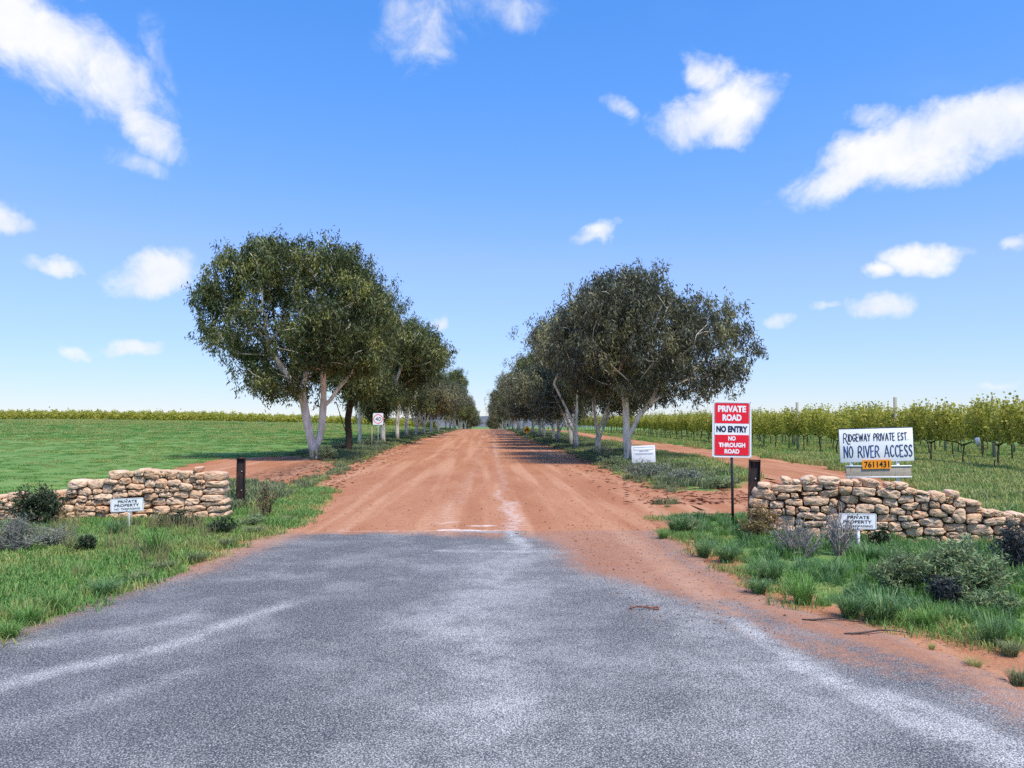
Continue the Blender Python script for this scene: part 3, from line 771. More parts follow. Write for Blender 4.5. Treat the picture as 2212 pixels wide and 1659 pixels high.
# ---- private road sign
b = G(1583, 1132)
root = thing('road_sign', 'tall red and white PRIVATE ROAD NO ENTRY sign on a black pole', 'sign', b, (0, 0, R(-2)))
ppm = 1661 / b[1]
zt = (1132 - 988) / ppm
V, F = tube([(0, 0, -0.1), (0, 0, 0.5), (-0.004, 0, zt + 0.55)], 0.021, 12)
obj('pole', new_mesh('pole', V, F, MATS['black_steel'], True), root)
pw, ph = 85 / ppm, 122 / ppm
pl = obj('plate', plate_mesh(rrect(pw, ph, 0.012), 0.006, 'white_plate'), root, (0.0, -0.03, zt + ph / 2), (0, R(1.0), 0))
obj('border', ring_mesh(rrect(pw * .92, ph * .945, 0.03), rrect(pw * .90, ph * .93, 0.026), 'ink_black'), pl, (0, -0.002, 0))
iw = pw * 0.875
def panel(z0, z1, top):
    h_ = z1 - z0
    P = rrect(iw, h_, 0.022)
    for q in range(len(P)):      # square off the inner edge
        if (P[q, 1] < 0 and top) or (P[q, 1] > 0 and not top):
            if abs(P[q, 1]) > h_ / 2 - 0.023: P[q] = (math.copysign(iw / 2, P[q, 0]), math.copysign(h_ / 2, P[q, 1]))
    keep = [0] + [k for k in range(1, len(P)) if np.abs(P[k] - P[k - 1]).max() > 1e-6]
    return obj('red_panel', plate_mesh(P[keep], 0.001, 'sign_red'), pl, (0, -0.0025, (z0 + z1) / 2))
panel(ph * 0.105, ph * 0.46, True); panel(-ph * 0.46, -ph * 0.10, False)
lettering('PRIVATE', pl, 0, ph * 0.363, ph * 0.118, pw * 0.72, 0.05, 'white_plate', -0.0045)
lettering('ROAD', pl, 0, ph * 0.208, ph * 0.118, pw * 0.49, 0.05, 'white_plate', -0.0045)
lettering('NO ENTRY', pl, 0, ph * 0.003, ph * 0.115, pw * 0.80, 0.05, 'ink_navy')
lettering('NO', pl, 0, -ph * 0.162, ph * 0.082, pw * 0.19, 0.05, 'white_plate', -0.0045)
lettering('THROUGH', pl, 0, -ph * 0.280, ph * 0.082, pw * 0.68, 0.05, 'white_plate', -0.0045)
lettering('ROAD', pl, 0, -ph * 0.392, ph * 0.082, pw * 0.38, 0.05, 'white_plate', -0.0045)
for sx_ in (-1, 1):
    for sz_ in (-1, 1): disc(sx_ * pw * 0.475, sz_ * ph * 0.485, 0.006, pl, 'ink_black')
for z_ in (0.12, ph - 0.12):
    V, F = box(-0.05, 0.05, -0.022, 0.024, zt + z_ - 0.015, zt + z_ + 0.015)
    obj('bracket', new_mesh('bracket', V, [F], MATS['galvanised']), root)

# ---- hand painted strokes
GL = {  # unit box strokes, width then polylines
'R': (0.55, [[(0, 0), (0, 1), (.33, .98), (.5, .82), (.46, .62), (.3, .5), (0, .48)], [(.22, .5), (.55, 0)]]),
'I': (0.06, [[(.03, 0), (.03, 1)]]),
'D': (0.5, [[(0, 0), (0, 1), (.28, .93), (.48, .7), (.5, .42), (.38, .14), (.2, .02), (0, 0)]]),
'G': (0.52, [[(.5, .84), (.34, .98), (.16, .95), (.03, .72), (0, .45), (.06, .16), (.22, .01), (.4, .05), (.5, .22), (.5, .42), (.28, .42)]]),
'E': (0.4, [[(.4, 1), (0, 1), (0, 0), (.4, 0)], [(0, .52), (.33, .54)]]),
'W': (0.8, [[(0, 1), (.18, 0), (.4, .8), (.6, 0), (.8, 1)]]),
'A': (0.6, [[(0, 0), (.32, 1), (.6, 0)], [(.11, .33), (.5, .33)]]),
'Y': (0.55, [[(0, 1), (.28, .46), (.55, 1)], [(.28, .46), (.26, 0)]]),
'P': (0.45, [[(0, 0), (0, 1), (.3, .98), (.45, .8), (.4, .56), (.22, .46), (0, .46)]]),
'V': (0.55, [[(0, 1), (.27, 0), (.55, 1)]]),
'T': (0.55, [[(0, 1), (.55, 1)], [(.28, 1), (.27, 0)]]),
'S': (0.42, [[(.42, .84), (.28, 1), (.1, .95), (.03, .76), (.14, .57), (.32, .45), (.42, .26), (.33, .05), (.16, 0), (0, .13)]]),
'N': (0.5, [[(0, 0), (0, 1), (.48, .02), (.5, 1)]]),
'O': (0.52, [[(.26, 1), (.08, .86), (0, .5), (.08, .14), (.26, 0), (.44, .14), (.52, .5), (.44, .86), (.26, 1)]]),
'C': (0.48, [[(.47, .85), (.32, 1), (.14, .92), (.02, .65), (.02, .34), (.14, .08), (.32, 0), (.47, .15)]]),
'.': (0.06, [[(.0, 0.04), (.09, 0.04)]]), ' ': (0.35, [])}
def chaikin(P, n=2):
    P = np.array(P, float)
    for _ in range(n):
        if len(P) < 3: return P
        Q = np.empty((2 * len(P) - 2, 2)); Q[0::2] = .75 * P[:-1] + .25 * P[1:]; Q[1::2] = .25 * P[:-1] + .75 * P[1:]
        P = np.concatenate([P[:1], Q, P[-1:]])
    return P
SHARP = set('EWAYVTNI')
def painted(body, x0, x1, z0, h, sw, parent, material, big=None, slope=0.0):
    g = np.random.default_rng(len(body))
    gap_ = 0.2
    tot = sum(GL[ch][0] * (1.45 if big == k else 1) + gap_ for k, ch in enumerate(body)) - gap_
    sx_ = (x1 - x0) / tot
    x = x0; parts = []; dy = 0; words = []
    for k, ch in enumerate(body):
        w_, strokes = GL[ch]
        bs = 1.45 if big == k else 1.0; zb = -0.22 * h if big == k else 0.0
        for st in strokes:
            P = np.array(st, float)
            if ch not in SHARP: P = chaikin(P)
            P = P * [sx_ * bs, h * (1.35 if big == k else 1.0)] + [x, z0 + zb] + g.normal(0, 0.0012, (len(P), 2))
            if big == k and len(st) == 2: P = chaikin(np.array([P[0], P[0] * .5 + P[1] * .5, P[1], P[1] + [sx_ * .16, -h * .20], P[1] + [sx_ * .55, -h * .12]]))
            P[:, 1] += (P[:, 0] - x0) * slope
            for a, c in zip(P[:-1], P[1:]):
                d = c - a; L_ = np.hypot(*d) + 1e-9; d /= L_; nn = np.array([-d[1], d[0]]) * sw / 2 * g.uniform(.85, 1.12)
                q = [a - d * sw * .3 - nn, c + d * sw * .3 - nn, c + d * sw * .3 + nn, a - d * sw * .3 + nn]
                dy += 1
                parts.append((np.array([[u, -0.00001 * dy, v] for u, v in q]), np.array([[0, 1, 2, 3]])))
        x += (w_ * bs + gap_) * sx_
        if (ch == ' ' or k == len(body) - 1) and parts:
            V, F = join(parts); parts = []
            obj('lettering', new_mesh('lettering', V, F, MATS[material]), parent, (0, -0.004, 0))

# ---- estate sign behind the wall
EY = 12.4
c_ = AT(1891, 961, EY); gb = np.array([c_[0], EY, float(H(c_[0], EY))])
ppm = 1661 / EY
root = thing('estate_sign', 'white RIDGEWAY PRIVATE EST. board on posts behind the stone wall', 'sign', gb, (0, 0, R(-3)))
bw, bh = 160 / ppm, 73 / ppm
zc = c_[2] - gb[2]
bd = bevel_box('board', (-bw / 2, bw / 2, 0, 0.018, -bh / 2, bh / 2), MATS['white_board'], 0.003, root, loc=(0, -0.04, zc), rot=(0, R(-1.6), 0))
painted('RIDGEWAY PRIVATE EST.', -bw * 0.445, bw * 0.43, bh * 0.13, bh * 0.215, 0.0125, bd, 'ink_navy', big=0)
painted('NO RIVER ACCESS', -bw * 0.445, bw * 0.475, -bh * 0.36, bh * 0.34, 0.017, bd, 'ink_blue')
V, F = box(-bw / 2 - .004, bw / 2 + .004, -0.004, 0.022, bh / 2 + 0.001, bh / 2 + 0.011)
obj('edge_strip', new_mesh('edge_strip', V, [F], MATS['black_steel']), bd)
for sx_ in (-0.335, 0.295):
    V, F = box(sx_ * bw - 0.019, sx_ * bw + 0.019, -0.018, 0.022, -0.2, zc + 0.1)
    obj('post', new_mesh('post', V, [F], MATS['painted_white']), root)
nb = obj('number_plate', None, root, (-bw * 0.012, -0.05, zc - bh * 0.56), (0, R(-1.4), 0))
me = plate_mesh(rrect(62 / ppm, 19.5 / ppm, 0.003), 0.006, 'sign_orange'); nb.data if False else None
bpy.data.objects.remove(nb)
nb = obj('number_plate', me, root, (-bw * 0.012, -0.062, zc - bh * 0.575), (0, R(-1.4), 0))
lettering('7611431', nb, 0, 0, 13.5 / ppm, 54 / ppm, 0.018, 'ink_black')
lw, lh = 141 / ppm, 21 / ppm
lz = zc - (1019 - 961) / ppm
lb = bevel_box('lower_board', (-lw / 2, lw / 2, 0, 0.02, -lh / 2, lh / 2), MATS['weathered_wood'], 0.003, root, loc=(0.025, -0.04, lz), rot=(0, R(-0.4), 0))
for s_ in (-1, 1):
    V, F = box(-lw / 2 - .006, lw / 2 + .006, -0.012, 0.024, s_ * (lh / 2 + 0.012) - 0.010, s_ * (lh / 2 + 0.012) + 0.010)
    obj('rail', new_mesh('rail', V, [F], MATS['painted_white']), lb)

# ---- two low private property signs
def private_sign(px, ytop, ybot, yfoot, w, tilt, label, postx=0.0, Y=None):
    f = G(px + postx, yfoot)
    ppm = 1661 / f[1]
    root = thing('property_sign', label, 'sign', f, (0, 0, R(2 if px < 1000 else -3)), 'private property signs')
    ztop = (yfoot - ytop) / ppm; zb = (yfoot - ybot) / ppm
    pw, ph = w / ppm, (ybot - ytop) / ppm
    V, F = box(-0.016, 0.016, -0.006, 0.022, -0.15, ztop - 0.02)
    obj('stake', new_mesh('stake', V, [F], MATS['painted_white']), root)
    pl = obj('plate', plate_mesh(rrect(pw, ph, 0.018), 0.004, 'white_plate'), root, (-postx / ppm, -0.014, (ztop + zb) / 2), (0, R(tilt), 0))
    obj('border', ring_mesh(rrect(pw * .965, ph * .93, 0.016), rrect(pw * .95, ph * .90, 0.014), 'ink_faint'), pl, (0, -0.002, 0))
    lettering('PRIVATE', pl, 0.01, ph * 0.265, ph * 0.20, pw * 0.58, 0.014, 'ink_black')
    lettering('PROPERTY', pl, 0, -ph * 0.02, ph * 0.20, pw * 0.75, 0.014, 'ink_black')
    lettering('NO TRESPASSING', pl, 0.005, -ph * 0.29, ph * 0.145, pw * 0.78, 0.008, 'ink_black')
    disc(0, ph * 0.43, 0.007, pl, 'ink_black'); disc(0, -ph * 0.43, 0.007, pl, 'ink_black')
    return f
private_sign(274, 1078, 1106, 1136, 67, -2.6, 'small white PRIVATE PROPERTY sign tilted in front of the grassy wall, no twigs over it', 4)
private_sign(1853, 1109, 1143, 1196, 82, 0.6, 'small white PRIVATE PROPERTY sign partly behind grey twigs, below the estate sign', 2)

# ---- steel posts at the gateway
def steel_post(px, ytop, yfoot, w, label, lean, yaw):
    f = G(px, yfoot); ppm = 1661 / f[1]
    h = (yfoot - ytop) / ppm; w_ = w / ppm
    t = 0.009
    root = thing('gate_post', label, 'post', f, (0, R(lean), R(yaw)), 'steel gate posts')
    for nm, dims in (('web', (-w_ / 2 + t, w_ / 2 - t, 0.0, t, -0.3, h)), ('flange', (-w_ / 2, -w_ / 2 + t, -0.045, 0.055, -0.3, h + 0.002)), ('flange', (w_ / 2 - t, w_ / 2, -0.045, 0.055, -0.3, h + 0.002))):
        bevel_box(nm, dims, MATS['rusty_steel'], 0.002, root)
    V, F = box(-w_ / 2 + t, w_ / 2 - t, -0.044, 0.054, h - 0.03, h - 0.02)
    obj('cap_plate', new_mesh('cap_plate', V, [F], MATS['rusty_steel']), root)
    for z_ in (0.35, 0.72):
        V, F = tube([(0, 0.0, 0), (0, -0.012, 0)], 0.011, 8)
        obj('bolt', new_mesh('bolt', V, F, MATS['galvanised']), root, (w_ * 0.1, 0, h * z_))
steel_post(519, 990, 1098, 17, 'dark rusty steel post standing at the end of the grassy wall', 0, 8)
steel_post(1627, 993, 1140, 23, 'leaning rusty steel post between the red sign and the stone wall', 2.2, -10)

# ---- speed sign
SY = 47.0
f = AT(817, 905, SY); gb = np.array([f[0], SY, float(H(f[0], SY))]); ppm = 1661 / SY
root = thing('speed_sign', 'small white 40 speed limit sign on a post under the gum trees', 'sign', gb)
V, F = tube([(0, 0, -0.2), (0, 0, f[2] - gb[2] + 0.3)], 0.035, 8)
obj('post', new_mesh('post', V, F, MATS['galvanised'], True), root)
pl = obj('plate', plate_mesh(rrect(22 / ppm, 25 / ppm, 0.05), 0.01, 'white_plate'), root, (0, -0.05, f[2] - gb[2]))
a = np.linspace(0, 2 * np.pi, 32, endpoint=False); cc = np.stack([np.cos(a), np.sin(a)], 1)
ring = obj('red_ring', ring_mesh(cc * 10.0 / ppm, cc * 8.6 / ppm, 'sign_red'), pl, (0, -0.004, 0.0))
lettering('40', pl, 0, 0, 8.6 / ppm, 11.5 / ppm, 0.0, 'ink_black', -0.006)
V, F = tube([(0, 0, -0.2), (0.01, 0, 1.25)], 0.03, 6)
s_ = AT(803, 950, SY - 1)
obj('marker_stake', new_mesh('marker_stake', V, F, MATS['post_wood'], True), None, (s_[0], SY - 1, float(H(s_[0], SY - 1))), label='thin plain stake standing just beside the speed limit sign', category='stake')

# ---- yellow warning sign
WY = 62.0
f = AT(1138, 930, WY); gb = np.array([f[0], WY, float(H(f[0], WY))]); ppm = 1661 / WY
root = thing('warning_sign', 'yellow diamond warning sign on the far verge under dark trees', 'sign', gb)
V, F = tube([(0, 0, -0.2), (0, 0, f[2] - gb[2] + 0.2)], 0.03, 8)
obj('post', new_mesh('post', V, F, MATS['galvanised'], True), root)
pl = obj('plate', plate_mesh(rrect(12.6 / ppm, 12.6 / ppm, 0.04), 0.01, 'sign_yellow'), root, (0, -0.05, f[2] - gb[2] + 0.05), (0, R(45), 0))
sym = join([box(-.13, .13, -.001, .001, -.05, .05), box(-.17, -.10, -.001, .001, -.13, -.03), box(.06, .15, -.001, .001, -.13, -.03), box(.03, .12, -.0015, .0015, .05, .13)])
obj('symbol', new_mesh('symbol', sym[0], sym[1], MATS['ink_black']), pl, (0, -0.005, -0.0), (0, R(-45), 0))

# ---- white notice board at the foot of the gum
NY = 26.5
f = AT(1390, 981, NY); gb = np.array([f[0], NY, float(H(f[0], NY))]); ppm = 1661 / NY
root = thing('notice_board', 'white notice board with faint lines, leaning low beside the forked gum trunk', 'sign', gb, (0, 0, R(-6)))
nw, nh = 51 / ppm, 37 / ppm; zc = max(f[2] - gb[2], nh / 2)
for s_ in (-1, 1):
    V, F = box(s_ * nw * .38 - .02, s_ * nw * .38 + .02, 0.012, 0.05, -0.2, zc + nh * .4)
    obj('stake', new_mesh('stake', V, [F], MATS['post_wood']), root)
bd = bevel_box('board', (-nw / 2, nw / 2, 0, 0.01, -nh / 2, nh / 2), MATS['white_board'], 0.003, root, loc=(0, 0, zc), rot=(0, R(-2.5), 0))
obj('outline', ring_mesh(rrect(nw * .86, nh * .17, nh * .08), rrect(nw * .84, nh * .13, nh * .06), 'ink_faint'), bd, (0, -0.003, nh * .33))
for (x0, x1, z_, m_, t_) in ((-.17, .02, .185, 'ink_navy', .018), (.04, .22, .185, 'ink_navy', .018), (-.40, .42, .04, 'ink_faint', .01), (-.33, .40, -.02, 'ink_faint', .01)):
    V, F = box(x0 * nw, x1 * nw, -.003, -.002, z_ * nh - t_ * nh, z_ * nh + t_ * nh)
    obj('printed_line', new_mesh('printed_line', V, [F], MATS[m_]), bd)
for sx_ in (-1, 1):
    for sz_ in (-1, 1): disc(sx_ * nw * .47, sz_ * nh * .45, .01, bd, 'ink_faint', 'screw')
# ------------------------------------------------------------------ trees
def grow(stems, attr_pts, g, bf=0.35, root_r=0.3, tip_r=0.010, step=0.35, expo=2.35, sag=0.10):
    """stems: list of polylines, the first starts at the root. returns pos, parent, radius"""
    pos, par, pl = [np.array(stems[0][0], float)], [-1], [0.0]
    def add(p, q):
        pos.append(p); par.append(q); pl.append(pl[q] + float(np.linalg.norm(p - pos[q]))); return len(pos) - 1
    stem_end = []
    for st in stems:
        st = [np.array(p, float) for p in st]
        d = np.linalg.norm(np.array(pos) - st[0], axis=1); cur = int(d.argmin())
        for a, b in zip(st[:-1], st[1:]):
            L_ = np.linalg.norm(b - a); n = max(1, int(L_ / step))
            for k in range(1, n + 1): cur = add(a + (b - a) * k / n, cur)
        stem_end.append(cur)
    base = np.array(stems[0][0]); ctr = np.mean([pos[e] for e in stem_end], axis=0)
    order = np.argsort(np.linalg.norm(attr_pts - ctr, axis=1))
    nstem = len(pos)
    tips = []
    zmin = pos[0][2] + 0.28 * (max(p[2] for p in pos) - pos[0][2])
    for i in order:
        p = attr_pts[i]
        A_ = np.array(pos); d = np.linalg.norm(A_ - p, axis=1)
        cost = d + bf * np.array(pl)
        rise = (p[2] - A_[:, 2]) / (d + 1e-6)
        cost += np.where(rise < 0.12, (0.12 - rise) * d * 1.4, 0)
        cost += np.where(A_[:, 2] < zmin, 3.0, 0)
        q = int(cost.argmin()); a = pos[q]; L_ = d[q]
        n = max(1, int(L_ / step)); cur = q
        bow = np.array([0, 0, 1.0]) * sag * L_ * g.uniform(-0.3, 1.2) + g.normal(0, 0.05 * L_, 3)
        for k in range(1, n + 1):
            t = k / n
            cur = add(a + (p - a) * t + bow * math.sin(math.pi * t) + (g.normal(0, 0.025, 3) if k < n else 0), cur)
        tips.append(cur)
    n = len(pos); acc = np.zeros(n)
    has = np.zeros(n, bool); has[[p for p in par if p >= 0]] = True
    for i in range(n - 1, -1, -1):
        if not has[i]: acc[i] += tip_r ** expo
        if par[i] >= 0: acc[par[i]] += acc[i]
    rad = acc ** (1 / expo)
    k_ = root_r / rad[0]
    s = np.clip((rad / rad[0]) ** 0.0, 0, 1)
    rad = np.maximum(rad * (1 + (k_ - 1) * np.clip(rad / rad[0], 0, 1) ** 0.35), tip_r)
    return np.array(pos), np.array(par), rad, tips

def skeleton_mesh(pos, par, rad, name, material, minr=0.0):
    n = len(pos); ch = [[] for _ in range(n)]
    for i in range(1, n): ch[par[i]].append(i)
    parts = []
    todo = [(-1, 0)]
    while todo:
        p, i = todo.pop()
        chain = ([p] if p >= 0 else []) + [i]
        while ch[chain[-1]]:
            c = sorted(ch[chain[-1]], key=lambda k: -rad[k])
            for k in c[1:]: todo.append((chain[-1], k))
            chain.append(c[0])
        if len(chain) < 2: continue
        P = pos[chain]; r = rad[chain].copy()
        if p >= 0: r[0] = min(r[0], r[1] * 1.25)
        if r.max() < minr: continue
        sides = 10 if r.max() > 0.12 else (6 if r.max() > 0.035 else 4)
        parts.append(tube(P, r, sides, cap=False))
    V, F = join(parts)
    return new_mesh(name, V, F, MATS[material], True)

def gum_leaves(tip_pos, g, per, rc, L, W, material, droop=1.0):
    m = len(tip_pos)
    cnt = g.poisson(per * g.uniform(0.55, 1.45, m))
    idx = np.repeat(np.arange(m), cnt); n = len(idx)
    # several hanging sprays per cluster
    sp = g.integers(0, 5, n)
    spo = g.normal(0, 1, (m, 5, 3)) * [rc, rc, rc * 0.62]
    P = tip_pos[idx] + spo[idx, sp] + g.normal(0, 1, (n, 3)) * [rc * .30, rc * .30, rc * .45] - np.array([0, 0, 0.25 * rc])
    D = np.column_stack([g.normal(0, 0.55, n), g.normal(0, 0.55, n), -np.abs(g.normal(0.9 * droop, 0.45, n)) + 0.1])
    V, F = leaf_quads(P, D, L * g.uniform(.7, 1.35, n), W * g.uniform(.7, 1.3, n), g)
    clu = g.random(m)[idx] * 0.75 + 0.25 * g.random(n)
    return new_mesh('crown', V, [F], MATS[material], False, fattr={'rnd': g.random(n), 'clu': clu})

def inside_poly(p, P):
    return sdist(p, P) < 0

def hero_points(outline, base, Y, N_, depth, g, holes=(), zoff=0):
    """points filling a crown whose side view follows the outline"""
    W2 = np.array([AT(px, py, Y) - base for px, py in outline])[:, [0, 2]]
    lo, hi = W2.min(0), W2.max(0)
    HL = [(np.array([AT(px, py, Y) - base for px, py in h_])[:, [0, 2]], k) for h_, k in holes]
    lob = []
    while len(lob) < 175:
        c = g.uniform(lo, hi)
        if sdist(c[None], W2)[0] < -0.25 and (not lob or np.linalg.norm(np.array(lob)[:, [0, 2]] - c, axis=1).min() > 0.22): lob.append(np.array([c[0], g.uniform(-.85, .85) * depth, c[1]]))
    lob = np.array(lob); lr = g.uniform(.45, .80, len(lob))
    out = []
    Rin = min(hi - lo) * 0.42
    while len(out) < N_:
        c = g.uniform(lo, hi, (400, 2)); sd_ = sdist(c, W2)
        ok = sd_ < -0.34
        for hp, k in HL: ok &= ~((sdist(c, hp) < 0) & (g.random(400) > k))
        c, sd_ = c[ok], -sd_[ok]
        q = 1 - np.clip(sd_ / Rin, 0, 1); D_ = depth * np.sqrt(np.clip(1 - q * q, 0.02, 1))
        v = np.sign(g.normal(size=len(c))) * g.random(len(c)) ** 0.55 * D_
        for (x, z), y in zip(c, v):
            p = np.array([x, y, z])
            if (np.linalg.norm(lob - p, axis=1) / lr).min() > 1 and g.random() > .05: continue
            if not out or np.linalg.norm(np.array(out) - p, axis=1).min() > 0.26: out.append(p)
            elif g.random() < 0.02: out.append(p)
            if len(out) >= N_: break
    return np.array(out)

def stems_px(lines, base, Y, dep):
    return [[AT(px, py, Y) - base + np.array([0, d_, 0]) for (px, py), d_ in zip(ln, dp)] for ln, dp in zip(lines, dep)]

def make_tree(name, label, loc, stems, pts_, g, per, rc, L, W, leaf, bark, root_r, bf=0.35, group=None, minr=0.0):
    pos, par, rad, tips = grow(stems, pts_, g, bf, root_r)
    root = thing(name, label, 'tree', loc, group=group)
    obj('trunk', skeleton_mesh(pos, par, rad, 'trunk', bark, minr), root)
    obj('crown', gum_leaves(pos[tips], g, per, rc, L, W, leaf), root)
    return root

# first gum on the paddock side
g = np.random.default_rng(11)
TY = 32.5
bpx = AT(681, 988, TY); base = np.array([bpx[0], TY, float(H(bpx[0], TY)) - 0.05])
out1 = [(432, 655), (438, 622), (460, 590), (500, 546), (540, 528), (575, 512), (625, 510), (660, 518), (700, 499), (738, 508), (760, 535), (800, 548), (826, 600), (846, 655), (852, 710), (846, 765), (832, 812), (795, 822), (760, 812), (735, 840), (700, 812), (672, 850), (640, 872), (610, 868), (560, 852), (520, 838), (512, 800), (482, 766), (456, 738), (442, 700)]
hole1 = [((470, 715), (505, 655), (560, 630), (610, 615), (660, 600), (700, 640), (680, 700), (640, 745), (600, 770), (560, 760), (510, 735)), 0.34]
hole1b = [((640, 870), (610, 800), (650, 770), (680, 800), (720, 790), (770, 800), (760, 870)), 0.25]
st = stems_px([
    [(681, 988), (679, 972), (672, 945), (665, 910), (657, 868), (655, 835), (660, 790), (655, 740), (648, 690)],
    [(683, 978), (690, 945), (694, 915), (698, 860), (700, 800), (706, 745), (716, 690)],
    [(657, 868), (638, 833), (603, 775), (572, 731), (533, 690)],
    [(699, 885), (724, 842), (748, 806), (775, 760)]], base, TY,
    [[0, 0, -.1, -.15, -.1, 0, .3, .5, .6], [0, .1, .15, .1, -.2, -.5, -.8], [-.1, -.3, -.6, -.7, -.6], [.1, .4, .9, 1.4]])
st[0][0][2] = -0.1
P1 = hero_points(out1, base, TY, 740, 3.5, g, [hole1, hole1b])
make_tree('gum_tree', 'big white-trunked gum tree with two stems, nearest on the paddock side', base, st, P1, g, 135, 0.30, 0.165, 0.046, 'gum_leaf', 'gum_bark', 0.225, 0.30, 'roadside gum trees')

# first gum on the vineyard side
g = np.random.default_rng(12)
TY = 31.0
bpx = AT(1357, 996, TY); base = np.array([bpx[0], TY, float(H(bpx[0], TY)) - 0.05])
out2 = [(1186, 735), (1194, 665), (1212, 628), (1258, 604), (1286, 584), (1340, 577), (1402, 581), (1440, 600), (1476, 640), (1530, 634), (1580, 652), (1604, 692), (1618, 760), (1608, 820), (1585, 850), (1545, 872), (1500, 868), (1450, 884), (1410, 850), (1370, 870), (1320, 860), (1260, 850), (1205, 810)]
hole2 = [((1490, 650), (1620, 650), (1620, 880), (1480, 880)), 0.5]
st = stems_px([
    [(1357, 996), (1356, 970), (1354, 945), (1351, 890), (1342, 850), (1318, 814), (1284, 772), (1262, 745)],
    [(1355, 950), (1366, 930), (1380, 900), (1403, 872), (1420, 832), (1440, 800), (1470, 770)],
    [(1351, 890), (1355, 842), (1362, 783), (1368, 730)],
    [(1403, 872), (1440, 850), (1490, 815), (1530, 780)]], base, TY,
    [[0, 0, 0, -.1, -.3, -.6, -.8, -.9], [0, .05, .1, 0, -.2, -.5, -.8], [-.1, .2, .5, .7], [0, .3, .6, .9]])
st[0][0][2] = -0.1
P2 = hero_points(out2, base, TY, 520, 3.3, g, [hole2])
make_tree('gum_tree', 'wide forked gum tree behind the white notice board', base, st, P2, g, 150, 0.30, 0.17, 0.044, 'gum_leaf_grey', 'gum_bark', 0.165, 0.30, 'roadside gum trees')

# row trees
def generic_tree(seed, h, rad_, zlow, N_, leaf, bark, nst=2, root_r=0.26, per=85, lean=0.0, rc=0.42, L=0.20, W=0.058):
    g = np.random.default_rng(seed)
    lobes = []
    for k in range(26):
        a = k * 2.4 + g.uniform(-.4, .4); zz = zlow + (h - zlow) * (0.18 + 0.72 * ((k * 0.618) % 1))
        rr = rad_ * g.uniform(.35, .82) * math.sin(math.pi * min(0.98, 0.16 + 0.80 * (zz - zlow) / (h - zlow))) ** 0.6
        lobes.append((np.array([rr * math.cos(a), rr * math.sin(a), zz]), g.uniform(0.22, 0.36) * rad_))
    lobes.append((np.array([lean, 0, h - 0.42 * rad_]), 0.45 * rad_))
    out = []
    while len(out) < N_:
        c, r_ = lobes[g.integers(len(lobes))]
        v = g.normal(size=3); v /= np.linalg.norm(v); p = c + v * r_ * g.random() ** 0.4 * [1, 1, .85]
        if p[2] < zlow: continue
        if not out or np.linalg.norm(np.array(out) - p, axis=1).min() > 0.34 or g.random() < 0.05: out.append(p)
    stems = [[(0, 0, -0.1), (0.05, 0, h * .12), (lean * .2 + g.uniform(-.2, .2), g.uniform(-.2, .2), h * .3), (lean * .5, g.uniform(-.4, .4), h * .5)]]
    for k in range(nst):
        a = g.uniform(0, 6.28); s0 = h * g.uniform(.07, .2)
        stems.append([(0.03, 0, s0), (math.cos(a) * rad_ * .16, math.sin(a) * rad_ * .16, s0 + h * .14), (math.cos(a) * rad_ * .38, math.sin(a) * rad_ * .38, s0 + h * .34)])
    pos, par, rad, tips = grow(stems, np.array(out), g, 0.32, root_r)
    return (skeleton_mesh(pos, par, rad, 'trunk', bark, 0.0), gum_leaves(pos[tips], g, per, rc, L, W, leaf))
PROTO = {
    'a': generic_tree(21, 9.6, 3.8, 1.8, 300, 'gum_leaf', 'gum_bark', 2, 0.155, 120),
    'b': generic_tree(22, 8.6, 3.7, 1.85, 330, 'gum_leaf_grey', 'gum_bark', 3, 0.15, 130),
    'c': generic_tree(23, 9.0, 3.4, 1.6, 290, 'gum_leaf', 'gum_bark', 2, 0.14, 120),
    'd': generic_tree(24, 8.2, 4.0, 1.8, 340, 'gum_leaf_grey', 'gum_bark', 3, 0.15, 130),
    's': generic_tree(25, 5.3, 1.7, 2.5, 120, 'gum_leaf', 'dark_bark', 1, 0.16, 70),
}
ORD = ['second', 'third', 'fourth', 'fifth', 'sixth', 'seventh', 'eighth', 'ninth', 'tenth', 'eleventh', 'twelfth', 'thirteenth', 'fourteenth', 'fifteenth', 'sixteenth', 'seventeenth', 'eighteenth', 'nineteenth', 'twentieth', 'twenty-first', 'twenty-second', 'twenty-third', 'twenty-fourth', 'twenty-fifth', 'twenty-sixth', 'twenty-seventh', 'twenty-eighth', 'twenty-ninth', 'thirtieth']
def plant(key, x, y, rz, sc, label):
    tr, crn = PROTO[key]
    root = thing('gum_tree', label, 'tree', (x, y, float(H(x, y)) - 0.05), (0, 0, rz), 'roadside gum trees', (sc, sc, sc * random.uniform(.96, 1.06)))
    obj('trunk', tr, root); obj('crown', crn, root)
ps = AT(752, 962, 40)
LROW = [('s', ps[0], 40.0, 0.5, 1.05), ('c', -8.0, 50.0, 1.1, 0.80), ('a', -7.2, 55.5, 2.2, 1.16), ('c', -6.9, 62, 4.0, 1.14), ('a', -6.9, 69, 5.1, 1.10), ('b', -6.7, 77, .4, 1.06), ('d', -6.5, 85, 1.9, .98)]
yy = 94
k = 0
while yy < 330:
    LROW.append(('acbd'[k % 4], -6.2 + random.uniform(-.5, .5), yy, random.uniform(0, 6.2), random.uniform(.98, 1.2))); yy += random.uniform(8.5, 12.5) * (1 + yy / 600); k += 1
for i, (key, x, y, rz, sc) in enumerate(LROW):
    lab = 'small dark-trunked gum between the big white gum and the speed sign' if i == 0 else '%s gum tree from the gate in the paddock-side row' % ORD[min(i, 28)]
    plant(key, x, y, rz, sc, lab)
